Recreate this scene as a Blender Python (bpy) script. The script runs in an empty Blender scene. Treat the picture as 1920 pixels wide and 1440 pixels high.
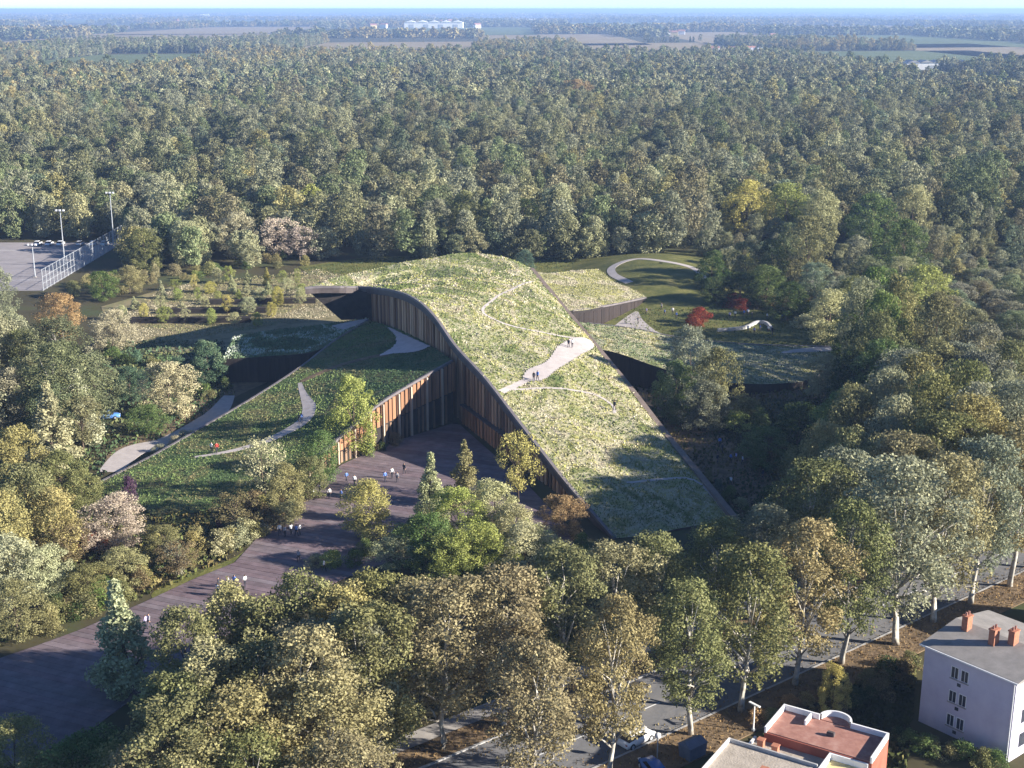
import bpy, bmesh, math, random
import numpy as np
from mathutils import Vector, Matrix
from mathutils.bvhtree import BVHTree

# ------------------------------------------------------------------ camera, sky, sun, exposure
SC = bpy.context.scene
COL = SC.collection
F_PX, PITCH, CAM_H = 2500.0, math.radians(15.7), 70.0
cam_d = bpy.data.cameras.new('camera'); cam = bpy.data.objects.new('camera', cam_d); COL.objects.link(cam)
cam.location = (0, 0, CAM_H); cam.rotation_euler = (math.pi/2 - PITCH, 0, 0)
cam_d.sensor_width = 36.0; cam_d.lens = 36.0*F_PX/1920.0
cam_d.clip_start = 1.0; cam_d.clip_end = 200000.0
SC.camera = cam

SUN_EL, SUN_AZ = math.radians(20), math.radians(103)      # azimuth clockwise from +Y (the view direction)
SUNV = Vector((math.sin(SUN_AZ)*math.cos(SUN_EL), math.cos(SUN_AZ)*math.cos(SUN_EL), math.sin(SUN_EL)))
W = bpy.data.worlds.new('World'); SC.world = W; W.use_nodes = True
wn = W.node_tree; bg = wn.nodes['Background']
sky = wn.nodes.new('ShaderNodeTexSky'); sky.sky_type = 'NISHITA'; sky.sun_disc = False
sky.sun_elevation = SUN_EL; sky.sun_rotation = SUN_AZ; sky.altitude = 100
sky.air_density = 0.5; sky.dust_density = 0.0; sky.ozone_density = 4.4
wn.links.new(sky.outputs[0], bg.inputs[0]); bg.inputs[1].default_value = 0.085
sun_d = bpy.data.lights.new('sun', 'SUN'); sun_d.energy = 5.0; sun_d.angle = math.radians(0.6); sun_d.color = (1.0, 0.93, 0.83)
sun = bpy.data.objects.new('sun', sun_d); COL.objects.link(sun)
sun.rotation_euler = SUNV.to_track_quat('Z', 'Y').to_euler(); sun.location = (120, -40, 160)
SC.view_settings.view_transform = 'Standard'; SC.view_settings.look = 'None'
SC.view_settings.exposure = 1.5; SC.view_settings.gamma = 1.0
SC.render.engine = 'CYCLES'
cy = SC.cycles
cy.max_bounces = 5; cy.diffuse_bounces = 3; cy.glossy_bounces = 2; cy.transmission_bounces = 3; cy.volume_bounces = 0
cy.use_denoising = True
try: cy.denoiser = 'OPENIMAGEDENOISE'
except Exception: pass
HAZE_DENSITY = 1.2e-4

# ------------------------------------------------------------------ pixel <-> place
SP, CP = math.sin(PITCH), math.cos(PITCH)
def ray(u, v):
    x = (u-960)/F_PX; y = (720-v)/F_PX
    return np.array((x, CP + y*SP, -SP + y*CP))
def P(u, v, z=0.0):
    d = ray(u, v); t = (z-CAM_H)/d[2]
    return Vector((d[0]*t, d[1]*t, z))
def Pv(u, v, A, B):
    """ray through a pixel meets the vertical plane through the plan points A and B"""
    d = ray(u, v); nx, ny = -(B[1]-A[1]), B[0]-A[0]
    t = (nx*A[0]+ny*A[1])/(nx*d[0]+ny*d[1])
    return Vector((d[0]*t, d[1]*t, CAM_H+d[2]*t))
def proj(x, y, z=0.0):
    dz = z-CAM_H
    dep = y*CP - dz*SP; up = y*SP + dz*CP
    return 960+F_PX*x/dep, 720-F_PX*up/dep
def in_poly(px, py, poly):
    px = np.asarray(px, float); py = np.asarray(py, float)
    c = np.zeros(px.shape, bool); n = len(poly)
    for i in range(n):
        x1, y1 = poly[i][0], poly[i][1]; x2, y2 = poly[(i+1) % n][0], poly[(i+1) % n][1]
        if y1 == y2: continue
        c ^= ((y1 > py) != (y2 > py)) & (px < (x2-x1)*(py-y1)/(y2-y1)+x1)
    return c

# ------------------------------------------------------------------ materials
def nmat(name):
    m = bpy.data.materials.new(name); m.use_nodes = True
    nt = m.node_tree; b = nt.nodes['Principled BSDF']
    return m, nt, b
def N(nt, t, **kw):
    n = nt.nodes.new(t)
    for k, v in kw.items(): setattr(n, k, v)
    return n
def ramp(nt, stops):
    r = N(nt, 'ShaderNodeValToRGB'); e = r.color_ramp.elements
    while len(e) < len(stops): e.new(0.5)
    for i, (p, c) in enumerate(stops):
        e[i].position = p; e[i].color = (*c, 1)
    return r
def noise_mat(name, stops, scale=1.0, detail=6, rough=0.9, bump=0.0, bscale=None, spec=0.2, stretch=None, distort=0.0):
    m, nt, b = nmat(name)
    g = N(nt, 'ShaderNodeNewGeometry'); src = g.outputs['Position']
    if stretch:
        mp = N(nt, 'ShaderNodeMapping'); mp.inputs['Scale'].default_value = stretch
        nt.links.new(src, mp.inputs[0]); src = mp.outputs[0]
    no = N(nt, 'ShaderNodeTexNoise'); no.inputs['Scale'].default_value = scale; no.inputs['Detail'].default_value = detail
    no.inputs['Roughness'].default_value = 0.65; no.inputs['Distortion'].default_value = distort
    nt.links.new(src, no.inputs['Vector'])
    r = ramp(nt, stops); nt.links.new(no.outputs['Fac'], r.inputs[0]); nt.links.new(r.outputs[0], b.inputs['Base Color'])
    b.inputs['Roughness'].default_value = rough; b.inputs['Specular IOR Level'].default_value = spec
    if bump:
        n2 = N(nt, 'ShaderNodeTexNoise'); n2.inputs['Scale'].default_value = bscale or scale*6; n2.inputs['Detail'].default_value = 4
        nt.links.new(src, n2.inputs['Vector'])
        bp = N(nt, 'ShaderNodeBump'); bp.inputs['Strength'].default_value = bump; bp.inputs['Distance'].default_value = 0.3
        nt.links.new(n2.outputs['Fac'], bp.inputs['Height']); nt.links.new(bp.outputs[0], b.inputs['Normal'])
    return m
def object_tint_mat(name, lo=0.75, hi=1.25, scale=1.0, rough=0.8, stretch=None):
    m, nt, b = nmat(name)
    oi = N(nt, 'ShaderNodeObjectInfo'); g = N(nt, 'ShaderNodeNewGeometry')
    mp = N(nt, 'ShaderNodeMapping'); mp.inputs['Scale'].default_value = stretch or (1, 1, 1)
    nt.links.new(g.outputs['Position'], mp.inputs[0])
    no = N(nt, 'ShaderNodeTexNoise'); no.inputs['Scale'].default_value = scale; no.inputs['Detail'].default_value = 5
    nt.links.new(mp.outputs[0], no.inputs['Vector'])
    mr = N(nt, 'ShaderNodeMapRange'); mr.inputs['From Min'].default_value = 0.3; mr.inputs['From Max'].default_value = 0.7
    mr.inputs['To Min'].default_value = lo; mr.inputs['To Max'].default_value = hi
    nt.links.new(no.outputs['Fac'], mr.inputs['Value'])
    vm = N(nt, 'ShaderNodeVectorMath', operation='SCALE'); nt.links.new(oi.outputs['Color'], vm.inputs[0]); nt.links.new(mr.outputs[0], vm.inputs['Scale'])
    nt.links.new(vm.outputs[0], b.inputs['Base Color']); b.inputs['Roughness'].default_value = rough
    b.inputs['Specular IOR Level'].default_value = 0.25
    return m
def foliage_mat(name, instancer=False):
    m = bpy.data.materials.new(name); m.use_nodes = True; nt = m.node_tree; nt.nodes.clear()
    out = N(nt, 'ShaderNodeOutputMaterial')
    if instancer:
        a = N(nt, 'ShaderNodeAttribute', attribute_type='INSTANCER', attribute_name='tint'); col = a.outputs['Color']
    else:
        a = N(nt, 'ShaderNodeObjectInfo'); col = a.outputs['Color']
    t = N(nt, 'ShaderNodeAttribute', attribute_type='GEOMETRY', attribute_name='tone')
    mr = N(nt, 'ShaderNodeMapRange'); mr.inputs['To Min'].default_value = 0.62; mr.inputs['To Max'].default_value = 1.5
    nt.links.new(t.outputs['Fac'], mr.inputs['Value'])
    vm = N(nt, 'ShaderNodeVectorMath', operation='SCALE'); nt.links.new(col, vm.inputs[0]); nt.links.new(mr.outputs[0], vm.inputs['Scale'])
    mx = N(nt, 'ShaderNodeMix', data_type='RGBA'); mx.inputs['B'].default_value = (0.38, 0.34, 0.18, 1)
    f = N(nt, 'ShaderNodeMapRange'); f.inputs['From Min'].default_value = 0.62; f.inputs['From Max'].default_value = 1.0
    f.inputs['To Min'].default_value = 0.0; f.inputs['To Max'].default_value = 0.5
    nt.links.new(t.outputs['Fac'], f.inputs['Value']); nt.links.new(f.outputs[0], mx.inputs['Factor']); nt.links.new(vm.outputs[0], mx.inputs['A'])
    d = N(nt, 'ShaderNodeBsdfDiffuse'); tr = N(nt, 'ShaderNodeBsdfTranslucent'); ms = N(nt, 'ShaderNodeMixShader'); ms.inputs[0].default_value = 0.22
    nt.links.new(mx.outputs['Result'], d.inputs[0]); nt.links.new(mx.outputs['Result'], tr.inputs[0])
    nt.links.new(d.outputs[0], ms.inputs[1]); nt.links.new(tr.outputs[0], ms.inputs[2]); nt.links.new(ms.outputs[0], out.inputs[0])
    return m
def vcol_mat(name, attr='shade'):
    m, nt, b = nmat(name)
    a = N(nt, 'ShaderNodeAttribute', attribute_type='GEOMETRY', attribute_name=attr)
    nt.links.new(a.outputs['Color'], b.inputs['Base Color']); b.inputs['Roughness'].default_value = 0.95; b.inputs['Specular IOR Level'].default_value = 0.1
    return m
M = {}
M['leaf'] = foliage_mat('foliage'); M['forest_leaf'] = foliage_mat('forest_foliage', True)
M['bark'] = noise_mat('bark', [(0.35, (0.07, 0.05, 0.035)), (0.65, (0.16, 0.12, 0.09))], 2.0)
M['pale_bark'] = noise_mat('pale_bark', [(0.35, (0.26, 0.22, 0.17)), (0.5, (0.42, 0.39, 0.33)), (0.65, (0.55, 0.52, 0.46))], 1.6)
M['tuft'] = vcol_mat('meadow_plants')
M['ground'] = noise_mat('forest_floor', [(0.3, (0.035, 0.032, 0.016)), (0.5, (0.07, 0.06, 0.028)), (0.62, (0.06, 0.075, 0.028)), (0.75, (0.11, 0.085, 0.05))], 0.05, 12)
M['roof_soil'] = noise_mat('roof_meadow', [(0.34, (0.11, 0.14, 0.05)), (0.43, (0.24, 0.24, 0.10)), (0.50, (0.42, 0.38, 0.26)), (0.57, (0.28, 0.28, 0.10)), (0.66, (0.46, 0.41, 0.30))], 0.16, 9, bump=0.5, bscale=1.5, distort=0.6)
M['roof_green'] = noise_mat('wing_meadow', [(0.32, (0.05, 0.09, 0.035)), (0.48, (0.09, 0.13, 0.045)), (0.58, (0.17, 0.15, 0.065)), (0.70, (0.10, 0.15, 0.05))], 0.18, 9, bump=0.5, bscale=1.5, distort=0.6)
M['lawn'] = noise_mat('lawn_grass', [(0.35, (0.075, 0.085, 0.022)), (0.55, (0.13, 0.13, 0.035)), (0.7, (0.20, 0.17, 0.06))], 0.25, 8, bump=0.4)
M['drygrass'] = noise_mat('dry_grass', [(0.32, (0.10, 0.095, 0.04)), (0.5, (0.24, 0.20, 0.11)), (0.62, (0.16, 0.16, 0.07)), (0.75, (0.34, 0.28, 0.18))], 0.13, 9, bump=0.4)
M['path'] = noise_mat('path_gravel', [(0.3, (0.36, 0.32, 0.30)), (0.7, (0.48, 0.43, 0.40))], 0.8, 6)
M['pinkpave'] = noise_mat('pink_paving', [(0.3, (0.52, 0.41, 0.38)), (0.7, (0.64, 0.52, 0.49))], 0.8, 6)
M['concrete'] = noise_mat('concrete', [(0.3, (0.27, 0.25, 0.23)), (0.7, (0.40, 0.37, 0.34))], 0.9, 6)
M['coping'] = noise_mat('brown_coping', [(0.3, (0.15, 0.115, 0.095)), (0.7, (0.24, 0.19, 0.16))], 0.7, 6)
M['darkwall'] = noise_mat('dark_wall', [(0.3, (0.020, 0.018, 0.018)), (0.7, (0.05, 0.042, 0.038))], 0.8, 4)
M['fascia'] = noise_mat('fascia_metal', [(0.3, (0.075, 0.06, 0.055)), (0.7, (0.12, 0.10, 0.095))], 0.6, 4, rough=0.55)
M['lip'] = noise_mat('roof_edge_lip', [(0.3, (0.13, 0.115, 0.12)), (0.7, (0.19, 0.17, 0.17))], 0.6, 4, rough=0.6)
M['glass'] = noise_mat('dark_glass', [(0.4, (0.012, 0.014, 0.018)), (0.6, (0.03, 0.032, 0.036))], 0.3, 2, rough=0.12, spec=0.6)
M['plank'] = object_tint_mat('timber_plank', 0.7, 1.25, 1.5, 0.75, (2.0, 2.0, 0.12))
M['deck'] = object_tint_mat('deck_board', 0.75, 1.2, 0.7, 0.8)
M['asphalt'] = noise_mat('asphalt', [(0.3, (0.13, 0.13, 0.135)), (0.45, (0.19, 0.185, 0.185)), (0.5, (0.15, 0.15, 0.155)), (0.7, (0.23, 0.22, 0.21))], 0.22, 11, distort=0.8)
M['verge'] = noise_mat('leafy_verge', [(0.3, (0.07, 0.055, 0.035)), (0.5, (0.17, 0.12, 0.07)), (0.7, (0.26, 0.18, 0.10))], 0.5, 9, bump=0.3)
M['kerb'] = noise_mat('kerb_stone', [(0.3, (0.32, 0.31, 0.30)), (0.7, (0.46, 0.45, 0.43))], 1.0)
M['court'] = noise_mat('court_surface', [(0.3, (0.24, 0.22, 0.22)), (0.7, (0.33, 0.30, 0.30))], 0.2, 6)
M['marking'] = noise_mat('painted_line', [(0.3, (0.6, 0.6, 0.58)), (0.7, (0.78, 0.78, 0.75))], 3)
M['galv'] = noise_mat('galvanised_steel', [(0.3, (0.30, 0.32, 0.34)), (0.7, (0.42, 0.44, 0.46))], 1.0, rough=0.5)
M['water'] = noise_mat('pond_water', [(0.4, (0.03, 0.05, 0.07)), (0.6, (0.05, 0.08, 0.11))], 0.2, rough=0.08, spec=0.6)
M['render'] = noise_mat('lime_render', [(0.3, (0.49, 0.46, 0.55)), (0.5, (0.55, 0.52, 0.60)), (0.7, (0.60, 0.57, 0.64))], 0.5, 7)
M['white'] = noise_mat('white_paint', [(0.3, (0.70, 0.69, 0.67)), (0.7, (0.80, 0.79, 0.77))], 0.8, 6)
M['terracotta'] = noise_mat('terracotta_tiles', [(0.3, (0.24, 0.115, 0.09)), (0.5, (0.34, 0.17, 0.13)), (0.7, (0.42, 0.25, 0.20))], 0.9, 9)
M['gravelroof'] = noise_mat('gravel_roof', [(0.3, (0.30, 0.26, 0.21)), (0.7, (0.46, 0.40, 0.33))], 0.9, 8, bump=0.2)
M['greyroof'] = noise_mat('grey_roof_sheet', [(0.3, (0.20, 0.185, 0.17)), (0.7, (0.32, 0.295, 0.27))], 0.7, 10)
M['brick'] = noise_mat('brick', [(0.3, (0.33, 0.13, 0.08)), (0.7, (0.45, 0.20, 0.12))], 3, 5)
M['yellow'] = noise_mat('yellow_render', [(0.3, (0.60, 0.48, 0.22)), (0.7, (0.70, 0.58, 0.30))], 0.6)
M['redwall'] = noise_mat('red_render', [(0.3, (0.30, 0.09, 0.06)), (0.7, (0.38, 0.13, 0.085))], 0.8)
M['shutter'] = noise_mat('dark_pane', [(0.3, (0.03, 0.035, 0.05)), (0.7, (0.06, 0.065, 0.08))], 2, rough=0.2, spec=0.5)
M['tyre'] = noise_mat('tyre_rubber', [(0.3, (0.012, 0.012, 0.012)), (0.7, (0.03, 0.03, 0.03))], 4)
M['paint'] = object_tint_mat('car_paint', 0.95, 1.05, 1.0, 0.25)
M['cloth'] = object_tint_mat('clothing', 0.85, 1.15, 6.0, 0.9)
M['trousers'] = noise_mat('trousers', [(0.3, (0.02, 0.022, 0.035)), (0.7, (0.06, 0.06, 0.075))], 2)
M['skin'] = noise_mat('skin', [(0.3, (0.42, 0.25, 0.17)), (0.7, (0.50, 0.31, 0.22))], 8)
M['hair'] = noise_mat('hair', [(0.3, (0.02, 0.014, 0.01)), (0.7, (0.06, 0.04, 0.025))], 9)
M['field'] = noise_mat('field_grass', [(0.3, (0.08, 0.11, 0.035)), (0.7, (0.14, 0.16, 0.06))], 0.01, 6)
M['stubble'] = noise_mat('field_stubble', [(0.3, (0.22, 0.17, 0.09)), (0.7, (0.30, 0.24, 0.14))], 0.01, 6)

# ------------------------------------------------------------------ object helpers
def tag(o, label=None, cat=None, group=None, kind=None):
    if label: o['label'] = label
    if cat: o['category'] = cat
    if group: o['group'] = group
    if kind: o['kind'] = kind
    return o
def link(name, me, parent=None):
    o = bpy.data.objects.new(name, me); COL.objects.link(o)
    if parent is not None: o.parent = parent
    return o
def empty(name, loc=(0, 0, 0), rz=0, scale=(1, 1, 1)):
    o = bpy.data.objects.new(name, None); COL.objects.link(o); o.location = loc; o.rotation_euler = (0, 0, rz); o.scale = scale
    o.empty_display_size = 0.3
    return o
def mesh(name, verts, faces, mats, mi=None, smooth=False):
    me = bpy.data.meshes.new(name); me.from_pydata([tuple(v) for v in verts], [], faces)
    for m in (mats if isinstance(mats, (list, tuple)) else [mats]): me.materials.append(m)
    if mi is not None: me.polygons.foreach_set('material_index', mi)
    if smooth: me.polygons.foreach_set('use_smooth', [True]*len(me.polygons))
    me.update(); return me
class MB:
    """collects boxes, tubes and prisms into one mesh"""
    def __init__(s): s.v = []; s.f = []; s.mi = []
    def add(s, vs, fs, mi=0):
        b = len(s.v); s.v += [tuple(v) for v in vs]; s.f += [tuple(b+i for i in f) for f in fs]; s.mi += [mi]*len(fs); return s
    def box(s, x0, x1, y0, y1, z0, z1, mi=0):
        return s.add([(x, y, z) for z in (z0, z1) for y in (y0, y1) for x in (x0, x1)],
                     [(0, 2, 3, 1), (4, 5, 7, 6), (0, 1, 5, 4), (2, 6, 7, 3), (0, 4, 6, 2), (1, 3, 7, 5)], mi)
    def prism(s, poly, z0, z1, mi=0, top=None):
        n = len(poly)
        s.add([(p[0], p[1], z0) for p in poly]+[(p[0], p[1], z1) for p in poly], [tuple(range(n-1, -1, -1))]+[(i, (i+1) % n, n+(i+1) % n, n+i) for i in range(n)], mi)
        s.add([(p[0], p[1], z1) for p in poly], [tuple(range(n))], mi if top is None else top); return s
    def tube(s, pts, rad, sides=6, mi=0):
        rings = []
        for i, p in enumerate(pts):
            p = Vector(p); a = Vector(pts[max(i-1, 0)]); b = Vector(pts[min(i+1, len(pts)-1)])
            t = (b-a).normalized() if (b-a).length > 1e-6 else Vector((0, 0, 1))
            q = t.to_track_quat('Z', 'Y'); r = rad[i] if isinstance(rad, (list, tuple)) else rad
            rings.append([p+q @ Vector((r*math.cos(2*math.pi*k/sides), r*math.sin(2*math.pi*k/sides), 0)) for k in range(sides)])
        vs = [v for r in rings for v in r]; fs = []
        for i in range(len(rings)-1):
            for k in range(sides):
                k2 = (k+1) % sides; fs.append((i*sides+k, i*sides+k2, (i+1)*sides+k2, (i+1)*sides+k))
        fs.append(tuple(range(sides-1, -1, -1))); fs.append(tuple((len(rings)-1)*sides+k for k in range(sides)))
        return s.add(vs, fs, mi)
    def build(s, name, mats, parent=None, smooth=False, bevel=0):
        me = mesh(name, s.v, s.f, mats, s.mi, smooth)
        if bevel:
            bm = bmesh.new(); bm.from_mesh(me); bmesh.ops.bevel(bm, geom=bm.edges[:], offset=bevel, segments=1, affect='EDGES'); bm.to_mesh(me); bm.free()
        return link(name, me, parent)
def copy_tree(o, parent=None):
    c = o.copy(); COL.objects.link(c); c.parent = parent
    for ch in list(KIDS.get(o.name, o.children)): copy_tree(ch, c)
    return c
KIDS = {}
def resample(pts, n):
    pts = [Vector(p) for p in pts]; L = [0.0]
    for a, b in zip(pts, pts[1:]): L.append(L[-1]+(b-a).length)
    # Catmull-Rom through the points, sampled evenly by length
    out = []
    for i in range(n):
        s = L[-1]*i/(n-1); k = 0
        while k < len(L)-2 and s > L[k+1]: k += 1
        t = (s-L[k])/max(L[k+1]-L[k], 1e-9)
        p0, p1, p2, p3 = pts[max(k-1, 0)], pts[k], pts[k+1], pts[min(k+2, len(pts)-1)]
        out.append(0.5*((2*p1)+(p2-p0)*t+(2*p0-5*p1+4*p2-p3)*t*t+(3*p1-p0-3*p2+p3)*t**3))
    return out
def coons(left, right, bottom, top, nu, nv, bulge=0.0):
    """grid [j][i], j runs bottom->top along left/right, i runs left->right"""
    Lf, Rt, Bt, Tp = resample(left, nv), resample(right, nv), resample(bottom, nu), resample(top, nu)
    g = []
    for j in range(nv):
        t = j/(nv-1); row = []
        for i in range(nu):
            s = i/(nu-1)
            p = Lf[j]*(1-s)+Rt[j]*s+Bt[i]*(1-t)+Tp[i]*t-(Lf[0]*(1-s)*(1-t)+Rt[0]*s*(1-t)+Lf[-1]*(1-s)*t+Rt[-1]*s*t)
            p = p.copy(); p.z += bulge*math.sin(math.pi*s)*math.sin(math.pi*min(1, t*1.0)); row.append(p)
        g.append(row)
    return g
def border(g):
    nv, nu = len(g), len(g[0])
    return [(0, i) for i in range(nu)]+[(j, nu-1) for j in range(1, nv)]+[(nv-1, i) for i in range(nu-2, -1, -1)]+[(j, 0) for j in range(nv-2, 0, -1)]
def grid_mesh(name, g, mats, thick=None, floor=None):
    """top sheet with sides: a slab of even thickness, or a body that goes down to floor"""
    nv, nu = len(g), len(g[0]); v = [p for r in g for p in r]; f = []; mi = []
    for j in range(nv-1):
        for i in range(nu-1):
            f.append((j*nu+i, j*nu+i+1, (j+1)*nu+i+1, (j+1)*nu+i)); mi.append(0)
    bd = border(g); b0 = len(v)
    for j, i in bd:
        p = g[j][i]; v.append(Vector((p.x, p.y, floor if floor is not None else p.z-thick)))
    n = len(bd)
    for k in range(n):
        a = bd[k]; b = bd[(k+1) % n]
        f.append((a[0]*nu+a[1], b0+k, b0+(k+1) % n, b[0]*nu+b[1])); mi.append(1)
    if floor is None:
        b1 = len(v); v += [Vector((p.x, p.y, p.z-thick)) for r in g for p in r]
        for j in range(nv-1):
            for i in range(nu-1):
                f.append((b1+j*nu+i, b1+(j+1)*nu+i, b1+(j+1)*nu+i+1, b1+j*nu+i+1)); mi.append(1)
    return mesh(name, v, f, mats, mi)
def grid_bvh(g):
    nv, nu = len(g), len(g[0])
    return BVHTree.FromPolygons([p for r in g for p in r], [(j*nu+i, j*nu+i+1, (j+1)*nu+i+1, (j+1)*nu+i) for j in range(nv-1) for i in range(nu-1)])
def hit(bvh, u, v):
    d = Vector(ray(u, v)).normalized(); r = bvh.ray_cast(Vector((0, 0, CAM_H)), d)
    return r[0] if r[0] is not None else None
def drop(bvh, x, y, z=None):
    r = bvh.ray_cast(Vector((x, y, 60)), Vector((0, 0, -1)))
    return r[0].z if r[0] is not None else z
FLAT = BVHTree.FromPolygons([(-9000, 0, 0), (9000, 0, 0), (9000, 9000, 0), (-9000, 9000, 0)], [(0, 1, 2, 3)])
NO_TUFT = []
def ribbon(name, px, width, bvh, mat, parent=None, dz=0.05, n=None, thick=0.25):
    c = [hit(bvh, *p) for p in px]; c = [p for p in c if p is not None]
    n = n or max(8, int(sum((b-a).length for a, b in zip(c, c[1:]))/1.2)); c = resample(c, n)
    wl = width if isinstance(width, (list, tuple)) else [width, width]
    L, R = [], []
    for i, p in enumerate(c):
        t = (c[min(i+1, n-1)]-c[max(i-1, 0)]); t.z = 0; t.normalize(); s = Vector((-t.y, t.x, 0))
        k = i/(n-1)*(len(wl)-1); a = int(min(k, len(wl)-2)) if len(wl) > 1 else 0
        w = (wl[a]*(1-(k-a))+wl[a+1]*(k-a))/2
        for lst, sg in ((L, 1), (R, -1)):
            q = p+s*w*sg; q.z = drop(bvh, q.x, q.y, p.z)+dz; lst.append(q)
    v = L+R+[p-Vector((0, 0, thick)) for p in L]+[p-Vector((0, 0, thick)) for p in R]; f = []
    for i in range(n-1):
        f += [(i, n+i, n+i+1, i+1), (i, i+1, 2*n+i+1, 2*n+i), (n+i, 3*n+i, 3*n+i+1, n+i+1)]
    f += [(0, 2*n, 3*n, n), (n-1, 2*n-1, 4*n-1, 3*n-1)]
    NO_TUFT.append([(p.x, p.y) for p in L]+[(p.x, p.y) for p in reversed(R)])
    me = mesh(name, v, f, mat); bm = bmesh.new(); bm.from_mesh(me); bmesh.ops.recalc_face_normals(bm, faces=bm.faces[:]); bm.to_mesh(me); bm.free()
    return link(name, me, parent)
def patch(name, px, bvh, mat, parent=None, dz=0.05, step=0.4):
    w = [hit(bvh, *p) for p in px]; w = [p for p in w if p is not None]; w = resample(w+[w[0]], len(px)*6)[:-1]
    poly = [(p.x, p.y) for p in w]; NO_TUFT.append(poly)
    x0, x1 = min(p[0] for p in poly), max(p[0] for p in poly); y0, y1 = min(p[1] for p in poly), max(p[1] for p in poly)
    nx, ny = int((x1-x0)/step)+2, int((y1-y0)/step)+2
    X, Y = np.meshgrid(x0+np.arange(nx)*step, y0+np.arange(ny)*step); inside = in_poly(X+step/2, Y+step/2, poly)
    vid = {}; v = []; f = []
    for j in range(ny-1):
        for i in range(nx-1):
            if not inside[j, i]: continue
            q = []
            for a, b in ((i, j), (i+1, j), (i+1, j+1), (i, j+1)):
                if (a, b) not in vid:
                    z = drop(bvh, X[b, a], Y[b, a], w[0].z); vid[(a, b)] = len(v); v.append((X[b, a], Y[b, a], z+dz))
                q.append(vid[(a, b)])
            f.append(tuple(q))
    return link(name, mesh(name, v, f, mat), parent)
def sheet(name, px, mat, z, label=None, parent=None, smooth_n=0):
    w = [P(u, v, 0) for u, v in px]
    if smooth_n: w = resample(w+[w[0]], smooth_n)[:-1]
    me = mesh(name, [(p.x, p.y, z) for p in w], [tuple(range(len(w)))], mat)
    bm = bmesh.new(); bm.from_mesh(me); bmesh.ops.recalc_face_normals(bm, faces=bm.faces[:])
    for f in bm.faces:
        if f.normal.z < 0: f.normal_flip()
    bmesh.ops.triangulate(bm, faces=bm.faces[:]); bm.to_mesh(me); bm.free()
    o = link(name, me, parent)
    if parent is None: tag(o, label, kind='structure')
    return o
rnd = random.Random(7); rng = np.random.default_rng(7)
def quads_mesh(name, V, mat, tone=None, shade=None):
    """V: (n,4,3) array of loose quads"""
    n = len(V); me = bpy.data.meshes.new(name)
    me.vertices.add(4*n); me.vertices.foreach_set('co', V.astype(np.float32).ravel())
    me.loops.add(4*n); me.loops.foreach_set('vertex_index', np.arange(4*n, dtype=np.int32))
    me.polygons.add(n); me.polygons.foreach_set('loop_start', np.arange(0, 4*n, 4, dtype=np.int32)); me.polygons.foreach_set('loop_total', np.full(n, 4, np.int32))
    me.update(calc_edges=True); me.materials.append(mat)
    if tone is not None:
        a = me.attributes.new('tone', 'FLOAT', 'FACE'); a.data.foreach_set('value', tone.astype(np.float32))
    if shade is not None:
        a = me.attributes.new('shade', 'FLOAT_COLOR', 'FACE'); a.data.foreach_set('color', np.concatenate([shade, np.ones((n, 1))], 1).astype(np.float32).ravel())
    me.validate(); return me
def tufts(name, g, parent, density, palette, hsize=(0.25, 0.7), seed=1, freq=0.11, exclude=None, jit=0.34):
    """upright leafy blades over a surface grid: one mass nobody could count"""
    r = np.random.default_rng(seed); nv, nu = len(g), len(g[0]); G = np.array([[tuple(p) for p in row] for row in g])
    A = G[:-1, :-1]; B = G[:-1, 1:]; C = G[1:, 1:]; D = G[1:, :-1]
    area = (np.linalg.norm(np.cross(B-A, C-A), axis=2)+np.linalg.norm(np.cross(C-A, D-A), axis=2))/2; ar = area.ravel()
    n = int(ar.sum()*density); k = r.choice(len(ar), n, p=ar/ar.sum()); j, i = np.divmod(k, nu-1)
    s, t = r.random((n, 1)), r.random((n, 1))
    p = A[j, i]*(1-s)*(1-t)+B[j, i]*s*(1-t)+C[j, i]*s*t+D[j, i]*(1-s)*t
    keep = np.ones(n, bool)
    for poly in (NO_TUFT+(exclude or [])): keep &= ~in_poly(p[:, 0], p[:, 1], poly)
    p = p[keep]; n = len(p)
    return tuft_points(name, p, parent, palette, hsize, r, freq, jit)
def smooth_field(x, y, freq, r):
    f = np.zeros_like(x)
    for o in range(5):
        a = r.random(8)*6.283; ph = r.random(8)*6.283; w = freq*(1.7**o)
        for q in range(3): f += np.sin((x*np.cos(a[q])+y*np.sin(a[q]))*w*6.283*0.5+ph[q])*(0.62**o)
    return 0.5+f/(2*3.2)
def tuft_points(name, p, parent, palette, hsize, r, freq, jit=0.34):
    n = len(p)
    yaw = r.random(n)*6.283; h = hsize[0]+(hsize[1]-hsize[0])*r.random(n)**2; w = h*(0.6+0.6*r.random(n))
    dx = np.stack([np.cos(yaw), np.sin(yaw), np.zeros(n)], 1)*w[:, None]*0.5
    up = np.stack([(r.random(n)-0.5)*0.9, (r.random(n)-0.5)*0.9, np.ones(n)], 1); up /= np.linalg.norm(up, axis=1)[:, None]; up *= h[:, None]
    V = np.stack([p-dx*0.6, p+dx*0.6, p+dx+up, p-dx+up*0.9], 1)
    fv = np.clip(0.5+(smooth_field(p[:, 0], p[:, 1], freq, r)-0.5)*2.5+(r.random(n)-0.5)*jit, 0, 0.999)
    pal = np.array(palette); q = fv*(len(pal)-1); a = q.astype(int); c = pal[a]*(1-(q-a))[:, None]+pal[np.minimum(a+1, len(pal)-1)]*(q-a)[:, None]
    c = np.minimum(c*(0.85+0.4*r.random(n))[:, None], 0.7)
    return tag(link(name, quads_mesh(name, V, M['tuft'], shade=c), parent), kind='stuff')

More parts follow.
